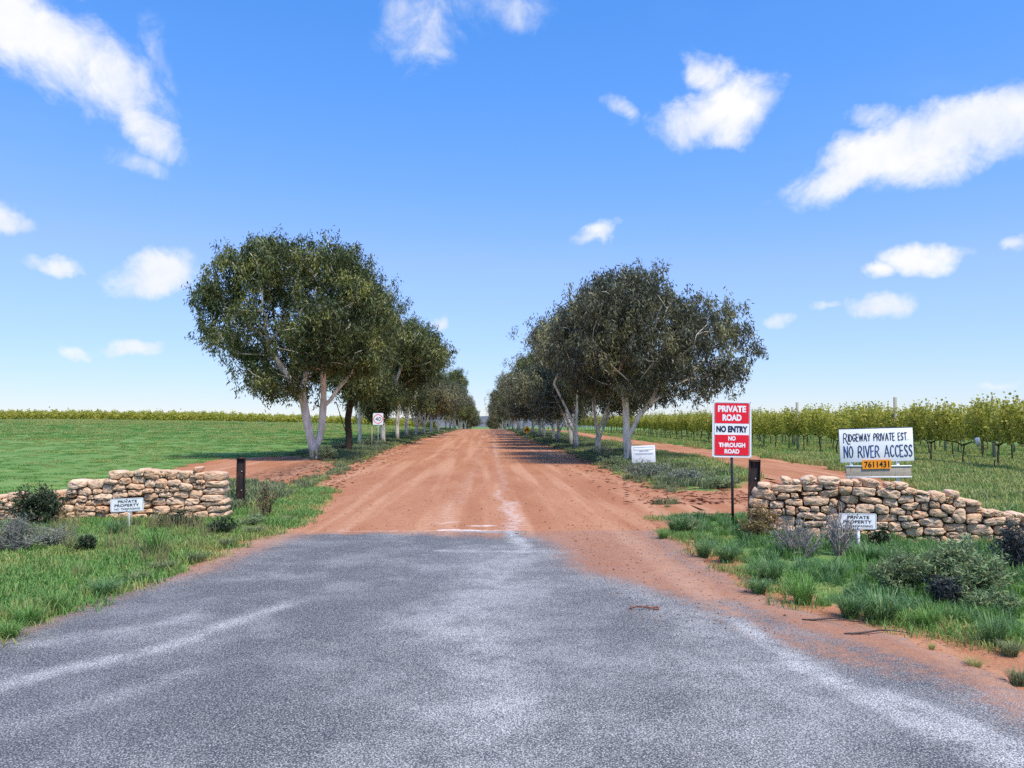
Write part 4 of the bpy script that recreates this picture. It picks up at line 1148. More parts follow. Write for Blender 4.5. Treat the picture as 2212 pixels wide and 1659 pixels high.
RROW = [('b', AT(1291, 972, 37.5)[0], 37.5, 0.8, 0.86), ('d', AT(1245, 951, 46)[0], 46.0, 2.6, .93), ('b', 6.0, 53, 3.9, 1.02), ('d', 5.8, 60, 5.5, 1.0), ('c', 6.1, 67.5, 1.2, .98), ('d', 5.9, 75, 3.0, 1.0), ('b', 6.0, 83, .3, 1.0)]
yy = 92
k = 0
while yy < 330:
    RROW.append(('dbcb'[k % 4], 5.5 + random.uniform(-.4, .4), yy, random.uniform(0, 6.2), random.uniform(.95, 1.15))); yy += random.uniform(8.5, 12) * (1 + yy / 600); k += 1
for i, (key, x, y, rz, sc) in enumerate(RROW):
    plant(key, x, y, rz, sc, 'pale-trunked gum just behind the forked gum at the notice board' if i == 0 else '%s gum tree from the gate in the vineyard-side row' % ORD[min(i, 28)])

# ------------------------------------------------------------------ vines
def vine_proto(seed, h=2.15):
    g = np.random.default_rng(seed)
    parts = [tube([(0, 0, -.05), (g.normal(0, .03), g.normal(0, .03), .35), (g.normal(0, .05), g.normal(0, .05), .78)], [0.036, .028, .025], 6)]
    for s_ in (-1, 1):
        parts.append(tube([(0, 0, .74), (g.normal(0, .03), s_ * .4, .86), (g.normal(0, .04), s_ * .95, .88)], [.03, .024, .014], 5))
    P, D = [], []
    for k in range(24):
        y0 = g.uniform(-1.0, 1.0); top = h * g.uniform(.72, 1.0) + (g.uniform(.1, .4) if g.random() < .3 else 0)
        pts_ = np.array([(g.normal(0, .03), y0, .86), (g.normal(0, .16), y0 + g.normal(0, .12), (.86 + top) / 2), (g.normal(0, .28), y0 + g.normal(0, .2), top)])
        parts.append(tube(pts_, [.010, .007, .004], 3, False))
        n = int(46 * (top - .86))
        t = g.random(n) ** 0.85
        q = np.where(t[:, None] < .5, pts_[0] + (pts_[1] - pts_[0]) * (t * 2)[:, None], pts_[1] + (pts_[2] - pts_[1]) * (t * 2 - 1)[:, None])
        P.append(q + g.normal(0, .075, (n, 3)))
    P = np.concatenate(P); n = len(P)
    D = g.normal(0, 1, (n, 3)) + [0, 0, -.3]
    V, F = leaf_quads(P, D, g.uniform(.075, .135, n), g.uniform(.06, .11, n), g)
    lm = new_mesh('foliage', V, [F], MATS['vine_leaf'], fattr={'rnd': g.random(n), 'clu': g.random(n) * .95})
    V, F = join(parts)
    return new_mesh('stem', V, F, MATS['dark_bark'], True), lm
VP = [vine_proto(s) for s in (31, 32, 33, 34, 35)]
def post(x, y, h, label, grp, r=0.055):
    V, F = tube([(0, 0, -.2), (random.uniform(-.02, .02), random.uniform(-.02, .02), h)], r, 8)
    obj('trellis_post', new_mesh('trellis_post', V, F, MATS['post_wood'], False), None, (x, y, float(H(x, y))), label=label, category='post', group=grp)
ROWN = ['first', 'second', 'third', 'fourth']
def nth(n): return '%d%s' % (n, 'th' if 10 <= n % 100 <= 20 else {1: 'st', 2: 'nd', 3: 'rd'}.get(n % 10, 'th'))
ROWX = [16.6, 19.9, 23.2, 26.5]
cnt = 0
for ri, (rx, y0, y1, sp) in enumerate(zip(ROWX, (22.4, 26.6, 31.0, 35.5), (150, 120, 100, 80), (1.9, 1.9, 2.0, 2.0))):
    y = y0; k = 0
    while y < y1:
        stm, fol = VP[random.randrange(5)]
        x = rx + random.uniform(-.06, .06)
        root = thing('grape_vine', ('leafy vine, %s from the frame edge in the %s trellis row past the dirt track' % (nth(k + 1), ROWN[ri])) if ri < 2 else 'yellow-green vine mostly hidden behind nearer rows, in the %s trellis row' % ROWN[ri], 'vine',
                     (x, y, float(H(x, y))), (0, 0, random.choice((0, math.pi)) + random.uniform(-.08, .08)), 'vines of the %s row' % ROWN[ri], (random.uniform(.9, 1.15), 1, random.uniform(.9, 1.12)))
        obj('stem', stm, root); obj('foliage', fol, root)
        y += sp * random.uniform(.93, 1.07); k += 1
    for q, zz in enumerate((0.9, 1.6)):
        yl = np.arange(y0 - 1, y1, 4.0)
        V, F = tube([(rx, v, float(H(rx, v)) + zz - 0.02 * (i % 2)) for i, v in enumerate(yl)], 0.004, 3, False)
        obj('trellis_wire', new_mesh('trellis_wire', V, F, MATS['galvanised']), None, label='thin %s wire strung along the %s trellis row' % (('lower', 'upper')[q], ROWN[ri]), category='wire', group='trellis wires')
def px_post(px, rx, ytop, label):
    d = ray(px, 900); y = rx / d[0]
    h = CAMZ + ray(px, ytop)[2] * y - float(H(rx, y))
    post(rx, y, h, label, 'trellis posts by the estate sign', 0.07)
px_post(1722, 16.6, 869, 'grey trellis post standing between the red sign and the estate board')
px_post(1712, 19.9, 879, 'thin far trellis post just beside the post past the red sign')
px_post(1878, 19.9, 870, 'shorter of two trellis posts rising above the estate board')
px_post(1934, 16.6, 858, 'taller trellis post rising directly above the estate board')
px_post(2145, 19.9, 862, 'pale trellis post in the vines nearest the frame edge')
px_post(2040, 23.2, 872, 'far trellis post half hidden by vine leaves, past the estate board')
for ri, rx in enumerate(ROWX[:2]):
    for kk, y in enumerate(range(52 + 3 * ri, 120, 12)): post(rx, y, 2.45, '%s far trellis post along the %s vine row, beyond the red sign' % (nth(kk + 1), ROWN[ri]), 'far posts of the %s vine row' % ROWN[ri])
# white tree guards and little stakes
gd = AT(2036, 967, 24.5)
V, F = tube([(0, 0, 0), (0, 0, .28)], .075, 10); 
obj('vine_guard', new_mesh('vine_guard', V, F, MATS['painted_white'], True), None, (16.35, 24.9, float(H(16.4, 24.9)) + .78), (R(20), R(-25), 0), label='small white guard sleeve hanging on a vine trunk', category='guard')
for px, py, lab in ((2060, 1003, 'short dark irrigation stake with a white foot near the vines'), (2148, 1017, 'short dark irrigation stake alone in the grass before the vines')):
    q = G(px, py)
    V, F = tube([(0, 0, -.05), (0.01, 0, .3), (.05, 0, .34)], .018, 6)
    obj('stake', new_mesh('stake', V, F, MATS['black_steel'], True), None, q, label=lab, category='stake')

# far vineyard on the paddock crest: too many to count, one mass
g = np.random.default_rng(41)
P, LW = [], []
for (row, ya, x0, x1, h_) in ((0, 128, -96, -44, 1.6), (1, 131, -96, -44, 1.75), (2, 134.5, -96, -40, 1.8), (3, 138, -60, -9, 1.5), (4, 142, -60, -9, 1.6), (5, 146, -60, -9, 1.6)):
    n = int((x1 - x0) * 190)
    x = g.uniform(x0, x1, n); y = ya + g.normal(0, .3, n) + 0.03 * (x - x0)
    lump = .72 + .28 * np.sin(x * 3.1 + row) * np.sin(x * 1.27 + 2 * row)
    z = H(x, y) + .15 + (h_ * lump - .15) * g.random(n) ** .8 + np.where(g.random(n) < .03, .35, 0)
    P.append(np.column_stack([x, y, z]))
P = np.concatenate(P); n = len(P)
V, F = leaf_quads(P, g.normal(0, 1, (n, 3)), g.uniform(.2, .36, n), g.uniform(.14, .26, n), g)
obj('distant_vineyard', new_mesh('distant_vineyard', V, [F], MATS['vine_leaf'], fattr={'rnd': g.random(n), 'clu': g.random(n)}), kind='stuff', label='far rows of vines along the crest of the green paddock', category='vineyard')

# ------------------------------------------------------------------ grass, tussocks, shrubs
def blades(n, spread, h, lean, w, g, material, name='tuft', ring=False, straight=0.0):
    a = g.uniform(0, 2 * np.pi, n); r = spread * np.sqrt(g.random(n))
    base = np.column_stack([r * np.cos(a), r * np.sin(a), np.full(n, -0.01)])
    da = a + g.normal(0, .7, n) if ring else g.uniform(0, 2 * np.pi, n)
    dirh = np.column_stack([np.cos(da), np.sin(da), np.zeros(n)])
    hh = h * g.uniform(.45, 1.15, n); ln = lean * g.uniform(.2, 1.2, n) * hh
    side = np.column_stack([-np.sin(da), np.cos(da), np.zeros(n)])
    tw = g.normal(0, .5, n)[:, None]; side = unit(side + dirh * tw)
    ww = w * g.uniform(.7, 1.3, n)[:, None]
    droop = np.clip(lean - .5, 0, 1)
    up = np.array([0, 0, 1.0])
    p0 = base; p1 = base + dirh * (ln * .22)[:, None] + up * (hh * .5)[:, None]
    p2 = base + dirh * (ln * .62)[:, None] + up * (hh * .86)[:, None]; p3 = base + dirh * (ln * 1.08)[:, None] + up * (hh * (1 - .32 * droop))[:, None]
    V = np.stack([p0 - side * ww / 2, p0 + side * ww / 2, p1 - side * ww / 2, p1 + side * ww / 2, p2 - side * ww * .36, p2 + side * ww * .36, p3], 1).reshape(-1, 3)
    o = np.arange(n)[:, None] * 7
    Q = np.concatenate([o + [0, 1, 3, 2], o + [2, 3, 5, 4]]); T = o + [4, 5, 6]
    rn = g.random(n); cu = g.random(n)
    return new_mesh(name, V, [Q, T], MATS[material], True, fattr={'rnd': np.concatenate([rn, rn, rn]), 'clu': np.concatenate([cu, cu, cu])})

protoC = bpy.data.collections.new('grass_prototypes')     # not linked to the scene: sources for the grass node trees
def scatter(name, label, pts_, scl, protos, sub, pick=None):
    if len(pts_) == 0: return
    col = bpy.data.collections.new(sub)
    for i, me in enumerate(protos):
        o = bpy.data.objects.new('%s_%02d' % (sub, i), me); col.objects.link(o)
    gg = np.random.default_rng(len(pts_))
    me = bpy.data.meshes.new(name)
    n = len(pts_)
    me.vertices.add(n); me.vertices.foreach_set('co', np.asarray(pts_, np.float32).ravel())
    for k, v in (('rot', gg.uniform(0, 6.28, n)), ('scl', scl)):
        at = me.attributes.new(k, 'FLOAT', 'POINT'); at.data.foreach_set('value', np.asarray(v, np.float32))
    at = me.attributes.new('pick', 'INT', 'POINT'); at.data.foreach_set('value', (gg.integers(0, len(protos), n) if pick is None else np.asarray(pick)).astype(np.int32))
    o = obj(name, me, kind='stuff', label=label, category='grass')
    nt = bpy.data.node_groups.new(name, 'GeometryNodeTree')
    nt.interface.new_socket('Geometry', in_out='INPUT', socket_type='NodeSocketGeometry')
    nt.interface.new_socket('Geometry', in_out='OUTPUT', socket_type='NodeSocketGeometry')
    gi = nt.nodes.new('NodeGroupInput'); go = nt.nodes.new('NodeGroupOutput')
    ci = nt.nodes.new('GeometryNodeCollectionInfo'); ci.inputs['Collection'].default_value = col
    ci.inputs['Separate Children'].default_value = True; ci.inputs['Reset Children'].default_value = True
    ip = nt.nodes.new('GeometryNodeInstanceOnPoints'); ip.inputs['Pick Instance'].default_value = True
    def na(nm, t):
        q = nt.nodes.new('GeometryNodeInputNamedAttribute'); q.data_type = t; q.inputs['Name'].default_value = nm
        return q.outputs['Attribute']
    cx = nt.nodes.new('ShaderNodeCombineXYZ'); nt.links.new(na('rot', 'FLOAT'), cx.inputs[2])
    nt.links.new(gi.outputs[0], ip.inputs['Points']); nt.links.new(ci.outputs[0], ip.inputs['Instance'])
    nt.links.new(na('pick', 'INT'), ip.inputs['Instance Index']); nt.links.new(cx.outputs[0], ip.inputs['Rotation'])
    nt.links.new(na('scl', 'FLOAT'), ip.inputs['Scale']); nt.links.new(ip.outputs[0], go.inputs[0])
    md = o.modifiers.new('scatter', 'NODES'); md.node_group = nt
    return o

def sample(n, x0, x1, y0, y1, g, ypow=1.0):
    p = np.column_stack([g.uniform(x0, x1, n), y0 + (y1 - y0) * g.random(n) ** ypow]); return p
def lump(p, s, seed):
    return 0.5 + 0.5 * np.sin(p[:, 0] * s + seed + 1.3 * np.sin(p[:, 1] * s * .7 + seed * 2)) * np.sin(p[:, 1] * s * 1.1 - seed + 1.1 * np.sin(p[:, 0] * s * .8))
def ground_pts(p): return np.column_stack([p, H(p[:, 0], p[:, 1])])
def clear_of_walls(p):
    ok = np.ones(len(p), bool)
    fx = G(278, 1136)
    ok &= ~((np.abs(p[:, 0] - fx[0] * p[:, 1] / fx[1]) < .34) & (p[:, 1] > fx[1] - 1.0) & (p[:, 1] < fx[1] + .3))
    for a_, b_, t_ in (((-60, 1133), (490, 1126), .42), ((1625, 1162), (2230, 1186), .44)):
        A, B = G(*a_)[:2], G(*b_)[:2]; d = (B - A) / np.linalg.norm(B - A); nn = np.array([-d[1], d[0]])
        u = (p - A) @ d; v = (p - A) @ nn
        ok &= ~((u > -.1) & (u < np.linalg.norm(B - A) + .1) & (v > 0.0) & (v < t_))
    return ok

g = np.random.default_rng(51)
SHORT = [blades(150, .28, .085, .9, .007, g, 'blade_pale') for _ in range(2)] + [blades(150, .28, .10, .8, .007, g, 'blade_lush') for _ in range(3)]
MEAD = [blades(120, .22, .19, .6, .008, g, 'blade_lush') for _ in range(3)] + [blades(90, .2, .22, .5, .007, g, 'blade_pale') for _ in range(2)]
LONG = [blades(130, .2, .30, .55, .009, g, 'blade_deep') for _ in range(3)] + [blades(130, .2, .28, .55, .009, g, 'blade_lush') for _ in range(3)]
DRY = [blades(70, .16, .30, .35, .006, g, 'blade_dry') for _ in range(2)]
GREY = [blades(110, .24, .22, .6, .014, g, 'blade_grey') for _ in range(3)] + [blades(100, .22, .17, .7, .014, g, 'blade_pale')]
FIELD = [blades(170, .6, .10, .8, .022, g, 'blade_lush') for _ in range(2)] + [blades(170, .6, .10, .8, .022, g, 'blade_pale') for _ in range(2)]
VGR = [blades(120, .5, .26, .5, .02, g, 'blade_pale') for _ in range(3)] + [blades(120, .5, .24, .5, .02, g, 'blade_lush')]
# near verge, paddock side
p = np.concatenate([sample(3600, -14, -2.4, 3.0, 12.6, g), sample(900, -8.5, -2.6, 12.4, 19, g)]); d = bare(p); p = p[(d > .03) & clear_of_walls(p)]
scatter('verge_grass', 'short bright grass of the verge before the paddock wall', ground_pts(p), g.uniform(.6, 1.25, len(p)), SHORT, 'short_grass')
p = sample(1000, -14, -2.4, 5.0, 13.0, g); d = sdist(p, ROADP); k_ = lump(p, 1.1, 2.0)
p = p[(d > .1) & (k_ > .42) & clear_of_walls(p)]
scatter('meadow_grass', 'taller green grass and herbs before the paddock wall', ground_pts(p), g.uniform(.4, .9, len(p)), MEAD, 'meadow_grass')
p = np.concatenate([sample(26, -5.5, -4.6, 11.4, 12.2, g), sample(60, -14, -3.4, 8, 13, g)]); p = p[(sdist(p, ROADP) > .3) & clear_of_walls(p)]
scatter('straw_grass', 'dry straw-coloured grass stalks along the paddock wall foot', ground_pts(p), g.uniform(.5, 1.15, len(p)), DRY, 'straw_grass')
# near verge, vineyard side
p = sample(2600, 2.3, 12, 4.2, 13.0, g); d = bare(p); p = p[(d > .28) & clear_of_walls(p)]
scatter('lush_grass', 'long lush dark green grass at the foot of the estate wall', ground_pts(p), g.uniform(.28, .62, len(p)) * np.clip(.5 + .5 * (bare(p) / 1.2), .45, 1.0), LONG, 'lush_grass')
p = sample(900, 2.3, 10, 5.0, 13, g); d = bare(p); p = p[(d > .05) & (d < .8) & clear_of_walls(p)]
scatter('verge_herbs', 'low pale grass at the edge of the estate verge', ground_pts(p), g.uniform(.5, 1.0, len(p)), SHORT, 'edge_grass')
# strips below the rows of trees
p = np.concatenate([sample(5200, -9.0, -4.2, 13.2, 150, g, 1.7), sample(5200, 3.4, 9.8, 14.5, 150, g, 1.7)])
d = bare(p); keep = (d > .12) & (lump(p, 1.5, 3.0) > .22) & (g.random(len(p)) < np.clip((d - .1) / 1.0, .15, 1))
p = p[keep]
scatter('roadside_grass', 'grey green low plants in the strips below the gum trees', ground_pts(p), g.uniform(.35, 1.1, len(p)) * np.clip(.5 + bare(p) * .5, .5, 1), GREY, 'roadside_grass')
# paddock
p = sample(15000, -90, -6.0, 12.8, 128, g, 1.6); p = p[(bare(p) > .25) & clear_of_walls(p) & (p[:, 0] > -6 - p[:, 1] * .75)]
far = np.clip(p[:, 1] / 60, .6, 1.6)
scatter('paddock_grass', 'short green pasture of the open paddock', ground_pts(p), g.uniform(.45, 1.05, len(p)) * far * (.7 + .5 * lump(p, .31, 1.0)), FIELD, 'paddock_grass',
        np.where(g.random(len(p)) < np.clip(.05 + p[:, 1] / 150 + .6 * (lump(p, .13, 5.0) - .5), .05, .95), 2, 0) + g.integers(0, 2, len(p)))
# vineyard floor
p = np.concatenate([sample(5200, 9.5, 34, 12.5, 120, g, 1.8), sample(2500, 7, 20, 12.5, 34, g)]); p = p[(bare(p) > .2) & clear_of_walls(p) & (p[:, 0] < 8 + p[:, 1] * .8)]
scatter('vineyard_grass', 'pale green grass growing between the vine rows', ground_pts(p), g.uniform(.4, .95, len(p)), VGR, 'vineyard_grass')

# tussocks: things one can count
TUS = [blades(300, .13, .42, 1.25, .011, g, 'blade_deep', 'tussock_blades', True) for _ in range(3)] + [blades(260, .14, .40, 1.2, .010, g, 'blade_lush', 'tussock_blades', True) for _ in range(2)]
TUSP = [blades(170, .13, .30, 1.2, .008, g, 'blade_pale', 'tussock_blades', True) for _ in range(2)]
TUSG = [blades(220, .15, .30, 1.1, .013, g, 'blade_grey', 'tussock_blades', True) for _ in range(2)]
def tussock(px, py, wpx, hpx, label, kind='d', grp='grass tussocks on the estate verge'):
    f = G(px, py); s_ = wpx * f[1] / 1661 / 0.82; sz = hpx * f[1] / 1661 / 0.38
    pool = {'d': TUS[:3], 'l': TUS[3:], 'p': TUSP, 'g': TUSG}[kind]
    o = obj('grass_tussock', pool[random.randrange(len(pool))], None, f, (0, 0, random.uniform(0, 6)), label=label, category='grass tussock', group=grp)
    o.scale = (s_, s_, sz)
for t in [
    (1462, 1152, 75, 40, 'leafy green tussock at the corner where the side track meets the verge', 'd'),
    (1432, 1165, 45, 22, 'small green tussock at the very corner of the estate verge', 'l'),
    (1570, 1215, 80, 42, 'dark green tussock below the red sign pole', 'd'),
    (1520, 1205, 60, 36, 'green tussock at the gravel edge, before the one below the red sign', 'd'),
    (1665, 1258, 100, 52, 'dark bushy tussock below the yellow-brown bush', 'd'),
    (1640, 1285, 70, 36, 'dark tussock hanging over the gravel edge near the bark-strewn kerb', 'd'),
    (1735, 1305, 95, 62, 'bright arching tussock beside the dark bushy ones at the road edge', 'l'),
    (1800, 1255, 85, 45, 'green tussock in the grass behind the arching one', 'd'),
    (1835, 1335, 90, 50, 'broad strappy tussock, paler half of the largest clump by the road', 'd'),
    (1905, 1345, 130, 68, 'largest strappy dark green tussock at the road edge', 'd'),
    (2005, 1355, 90, 46, 'round green tussock next after the largest strappy one', 'l'),
    (2150, 1395, 90, 66, 'dark upright tussock on bare soil close to the frame edge', 'd'),
    (2180, 1415, 80, 40, 'pale grey-green tussock in front of the dark upright one', 'g'),
    (2012, 1402, 34, 18, 'tiny lone tuft on the bare red soil', 'p'),
    (2105, 1440, 75, 26, 'flat sprawling tuft on the bare red soil', 'p'),
    (2200, 1478, 80, 44, 'lowest pale tussock at the frame edge beside the asphalt', 'g'),
    (2030, 1300, 80, 40, 'green tussock at the foot of the sage shrub', 'l'),
    (1880, 1215, 90, 40, 'grass tussock just below the twig-covered property sign', 'd'),
]: tussock(*t)
for t in [
    (350, 1235, 85, 32, 'grey-green tussock at the asphalt edge, widest on the paddock verge', 'g'),
    (295, 1258, 75, 30, 'tussock at the asphalt edge next after the widest one', 'g'),
    (225, 1288, 85, 36, 'dark green leafy tussock halfway along the paddock verge edge', 'd'),
    (425, 1216, 65, 30, 'grey-green tussock where the red gravel shoulder begins', 'g'),
    (490, 1182, 60, 26, 'green tussock on the gravel shoulder nearest the steel post', 'g'),
    (550, 1155, 70, 24, 'low tussock under the bare sapling by the steel post', 'g'),
    (60, 1352, 90, 46, 'green spiky tussock at the frame edge of the paddock verge', 'l'),
    (120, 1325, 70, 46, 'bright grass tussock with straw stalks on the paddock verge', 'l'),
    (20, 1380, 80, 36, 'lowest grass tussock on the paddock side, cut by the frame', 'l'),
    (335, 1205, 85, 62, 'feathery bright green weed clump in the middle of the paddock verge', 'l'),
    (185, 1188, 50, 34, 'dark small herb clump in the grass of the paddock verge', 'd'),
    (250, 1160, 60, 36, 'green clump at the foot of the tilted property sign', 'd'),
    (620, 1128, 60, 18, 'flat green tuft on the red shoulder past the sapling', 'g'),
]: tussock(*t, grp='grass tussocks on the paddock verge')
# strappy plant behind the wall end
f = G(505, 1098)
o = obj('spiky_plant', blades(16, .06, .42, .8, .035, np.random.default_rng(3), 'blade_grey', 'spiky_plant', True), None, f, label='pale spiky strap-leaved plant between wall end and steel post', category='plant')

def shrub(px, py, wpx, hpx, label, leaf, nl, L, W, seed, twigs=26, bark='twig', cat='shrub', up=0.4, name='shrub', leafstart=.35):
    g = np.random.default_rng(seed)
    f = G(px, py); w_ = wpx * f[1] / 1661 / 2; h_ = hpx * f[1] / 1661
    root = thing(name, label, cat, f)
    parts, ends = [], []
    for k in range(twigs):
        a = g.uniform(0, 6.28); e = g.random() ** .6
        tip = np.array([math.cos(a) * w_ * e, math.sin(a) * w_ * e, h_ * (1 - .55 * e * e) * g.uniform(.65, 1.05)])
        b0 = np.array([math.cos(a), math.sin(a), 0]) * w_ * .12
        m_ = b0 + (tip - b0) * .5 + np.array([0, 0, h_ * .08]) + g.normal(0, .05 * h_, 3)
        P = np.array([b0 - [0, 0, .03], b0 * .5 + m_ * .5 + g.normal(0, .02 * h_, 3), m_, m_ * .45 + tip * .55 + g.normal(0, .03 * h_, 3), tip])
        parts.append(tube(P, np.array([.010, .008, .006, .004, .002]) * (h_ / .5), 4, False)); ends.append(P)
        for q in range(4):
            i_ = g.integers(1, 4); s0 = P[i_]; t2 = s0 + np.array([g.normal(0, .22 * w_), g.normal(0, .22 * w_), abs(g.normal(.16, .1)) * h_])
            mm = (s0 + t2) / 2 + g.normal(0, .02, 3)
            parts.append(tube([s0, mm, t2], np.array([.004, .003, .0015]) * (h_ / .5), 3, False)); ends.append(np.array([s0, s0 * .5 + mm * .5, mm, mm * .5 + t2 * .5, t2]))
    V, F = join(parts)
    obj('branches', new_mesh('branches', V, F, MATS[bark], True), root)
    if nl:
        E_ = np.array(ends); i_ = g.integers(0, len(E_), nl); t = (leafstart + (1 - leafstart) * g.random(nl)) * 4; k_ = np.minimum(t.astype(int), 3); fr = (t - k_)[:, None]
        P = E_[i_, k_] * (1 - fr) + E_[i_, k_ + 1] * fr + g.normal(0, .035 * max(h_, .3), (nl, 3))
        P[:, 2] = np.maximum(P[:, 2], .01)
        D = np.column_stack([g.normal(0, .8, nl), g.normal(0, .8, nl), g.normal(up, .5, nl)])
        V, F = leaf_quads(P, D, L * g.uniform(.7, 1.3, nl), W * g.uniform(.7, 1.3, nl), g)
        obj('foliage', new_mesh('foliage', V, [F], MATS[leaf], fattr={'rnd': g.random(nl), 'clu': g.random(nl)}), root)
    return root
shrub(85, 1140, 125, 92, 'dense dark leafy shrub filling the gap in the paddock wall', 'shrub_dark', 3600, .045, .022, 61, 34)
shrub(25, 1195, 150, 78, 'pale grey twiggy shrub at the frame edge below the dark one', 'shrub_grey', 2600, .05, .008, 62, 46, 'twig_grey')
shrub(120, 1185, 90, 50, 'small grey bush of fine needles in front of the dark shrub', 'shrub_grey', 1300, .05, .008, 63, 26, 'twig_grey')
shrub(185, 1195, 55, 40, 'little dark herb growing alone in the verge grass', 'shrub_dark', 700, .04, .02, 64, 14, name='herb', cat='plant')
shrub(390, 1145, 90, 42, 'low dark bush against the foot of the paddock wall', 'shrub_dark', 1300, .04, .02, 65, 20)
shrub(475, 1158, 80, 42, 'low dark bush at the end of the paddock wall by the steel post', 'shrub_dark', 1100, .04, .02, 66, 20)
shrub(575, 1118, 58, 76, 'thin half-bare sapling beside the steel post on the shoulder', 'dry_leaf', 420, .04, .014, 67, 16, 'twig', 'sapling', name='sapling')
shrub(545, 1140, 70, 30, 'low olive herb in front of the half-bare sapling', 'shrub_sage', 900, .045, .012, 68, 18)
shrub(1643, 1168, 95, 76, 'yellow-brown dry bush against the end of the estate wall', 'dry_leaf', 2300, .04, .012, 71, 34)
shrub(1725, 1205, 130, 92, 'grey dead twiggy bush in front of the estate wall', 'shrub_grey', 800, .04, .006, 72, 46, 'twig_grey')
shrub(1812, 1200, 90, 120, 'tall grey leafless twigs rising over the edge of the property sign', 'shrub_grey', 380, .035, .006, 73, 24, 'twig_grey')
shrub(2075, 1295, 205, 128, 'broad sage-green shrub, largest on the estate verge', 'shrub_sage', 6500, .05, .012, 74, 60)
shrub(2045, 1312, 80, 62, 'dark slate twigs standing for the shaded lower inside of the sage shrub', 'shrub_slate', 1600, .04, .01, 75, 30)  # dark twigs paint in the shade inside the sage shrub's base
shrub(2196, 1245, 95, 112, 'dark slate shrub at the frame edge before the wall', 'shrub_slate', 3000, .05, .010, 76, 40)
shrub(1940, 1280, 150, 88, 'soft feathery green shrub between the property sign and sage shrub', 'shrub_sage', 3600, .05, .010, 77, 44)
shrub(1905, 1190, 50, 50, 'small dark leafy herb right beside the property sign stake', 'shrub_dark', 700, .04, .02, 78, 14, name='herb', cat='plant')
shrub(2150, 1330, 110, 60, 'pale green bush low at the frame edge below the slate shrub', 'shrub_sage', 1800, .05, .010, 79, 30)
shrub(1490, 1150, 70, 42, 'pale bushy herb near the corner of the estate verge', 'shrub_sage', 1100, .045, .012, 80, 20)
# low silvery bushes below the gums
for i, (px, py, w_, h_, lab) in enumerate([
    (1400, 1035, 120, 42, 'silvery low bush right under the white notice board'), (1330, 1010, 90, 28, 'low green bush at the road end of the tree island'),
    (1480, 1045, 110, 34, 'grey-green low bush halfway along the tree island'), (1560, 1055, 90, 28, 'low bush at the tip of the tree island by the red sign'),
    (1300, 985, 60, 26, 'low bush at the foot of the pale trunk by the road'), (700, 995, 70, 36, 'grey-green bush around the foot of the big white gum'),
    (740, 975, 60, 34, 'low bush between the big white gum and the small dark gum'), (800, 965, 70, 24, 'low bush under the speed limit sign')]):
    shrub(px, py, w_, h_, lab, ('shrub_grey', 'shrub_sage')[i % 2], 1500, .07, .016, 90 + i, 30)

# ------------------------------------------------------------------ litter and debris
g = np.random.default_rng(81)
q = G(1395, 1320)
P = np.array([(-.13, 0, .012), (-.08, .02, .02), (-.03, -.01, .028), (0.0, .03, .014), (.05, .0, .012), (.09, .025, .02), (.12, 0, .01), (.06, -.03, .01)])
V, F = tube(np.concatenate([chaikin(P[:, :2], 1), np.interp(np.linspace(0, 7, len(chaikin(P[:, :2], 1))), range(8), P[:, 2])[:, None]], 1), .007, 5)
obj('bark_strip', new_mesh('bark_strip', V, F, MATS['peeled_bark'], True), None, q + [0, 0, .012], label='curled reddish strip of bark lying on the asphalt', category='bark')
for (px, py, ln, a_, lab) in [(1895, 1372, .5, .1, 'long pale fallen stick at the road edge below the largest tussock'), (1160, 960, 0, 0, ''), (1795, 1345, .45, -.35, 'thin dark twig lying along the road edge tussocks'), (1815, 1225, .38, 1.1, 'dark bent stick poking from the grass below the property sign')]:
    if not lab: continue
    q = G(px, py); t = np.linspace(-.5, .5, 8)
    P = np.column_stack([t * ln * math.cos(a_), t * ln * math.sin(a_) * .5 + .02 * np.sin(t * 7), .022 + .012 * np.cos(t * 5)])
    if 'poking' in lab: P = np.column_stack([.08 * np.sin(t * 2.5), 0 * t, .17 + t * .36])
    V, F = tube(P, np.linspace(.009, .004, 8), 5)
    obj('stick', new_mesh('stick', V, F, MATS['twig'], True), None, q, label=lab, category='stick')
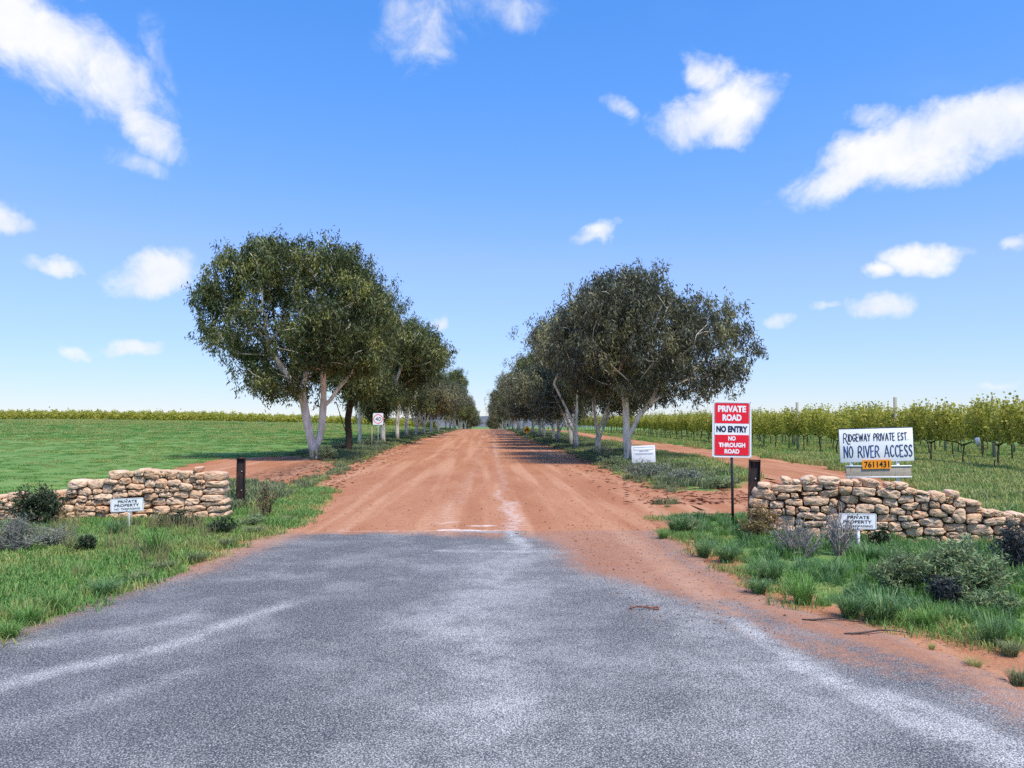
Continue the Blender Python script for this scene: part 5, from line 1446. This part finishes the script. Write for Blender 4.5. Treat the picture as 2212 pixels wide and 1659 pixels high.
# loose stones and gum litter on the dirt
def ico():
    t = (1 + 5 ** .5) / 2
    V = np.array([(-1, t, 0), (1, t, 0), (-1, -t, 0), (1, -t, 0), (0, -1, t), (0, 1, t), (0, -1, -t), (0, 1, -t), (t, 0, -1), (t, 0, 1), (-t, 0, -1), (-t, 0, 1)], float) / 1.9
    F = np.array([(0, 11, 5), (0, 5, 1), (0, 1, 7), (0, 7, 10), (0, 10, 11), (1, 5, 9), (5, 11, 4), (11, 10, 2), (10, 7, 6), (7, 1, 8), (3, 9, 4), (3, 4, 2), (3, 2, 6), (3, 6, 8), (3, 8, 9), (4, 9, 5), (2, 4, 11), (6, 2, 10), (8, 6, 7), (9, 8, 1)])
    return V, F
iv, if_ = ico()
p = np.concatenate([sample(1700, -5, 4.5, 10.8, 34, g, 1.7), sample(1000, 1.2, 4, 5.6, 12, g), sample(160, -3.9, -2.8, 6, 12, g)])
p = p[sdist(p, ROADP) < .05]
n = len(p); sz = g.uniform(.003, .009, n) * (1 + (g.random(n) < .06) * .9)
V = (iv[None] * g.uniform(.6, 1.2, (n, 12, 3)) * sz[:, None, None] + np.column_stack([p, H(p[:, 0], p[:, 1]) + .014])[:, None]).reshape(-1, 3)
simple('pebble', (0.20, 0.11, 0.075), 0.9, 0.2, 0.5, 9)
obj('loose_gravel', new_mesh('loose_gravel', V, [(if_[None] + np.arange(n)[:, None, None] * 12).reshape(-1, 3)], MATS['pebble']), kind='stuff', label='loose dark gravel scattered over the dirt road', category='gravel')
p = np.concatenate([sample(1500, -6.3, -3.4, 16, 60, g, 1.5), sample(1900, 2.6, 6.0, 15, 60, g, 1.5)])
d = sdist(p, ROADP); p = p[(d > -1.1) & (g.random(len(p)) < np.exp(-np.clip(-d, 0, 9) * 2))]
n = len(p); P = np.column_stack([p, H(p[:, 0], p[:, 1]) + .02])
V, F = leaf_quads(P, np.column_stack([g.normal(size=n), g.normal(size=n), g.normal(0, .12, n)]), g.uniform(.1, .3, n), g.uniform(.015, .035, n), g)
obj('bark_litter', new_mesh('bark_litter', V, [F], MATS['peeled_bark']), kind='stuff', label='fallen bark and leaf litter along the dirt road edges', category='litter')
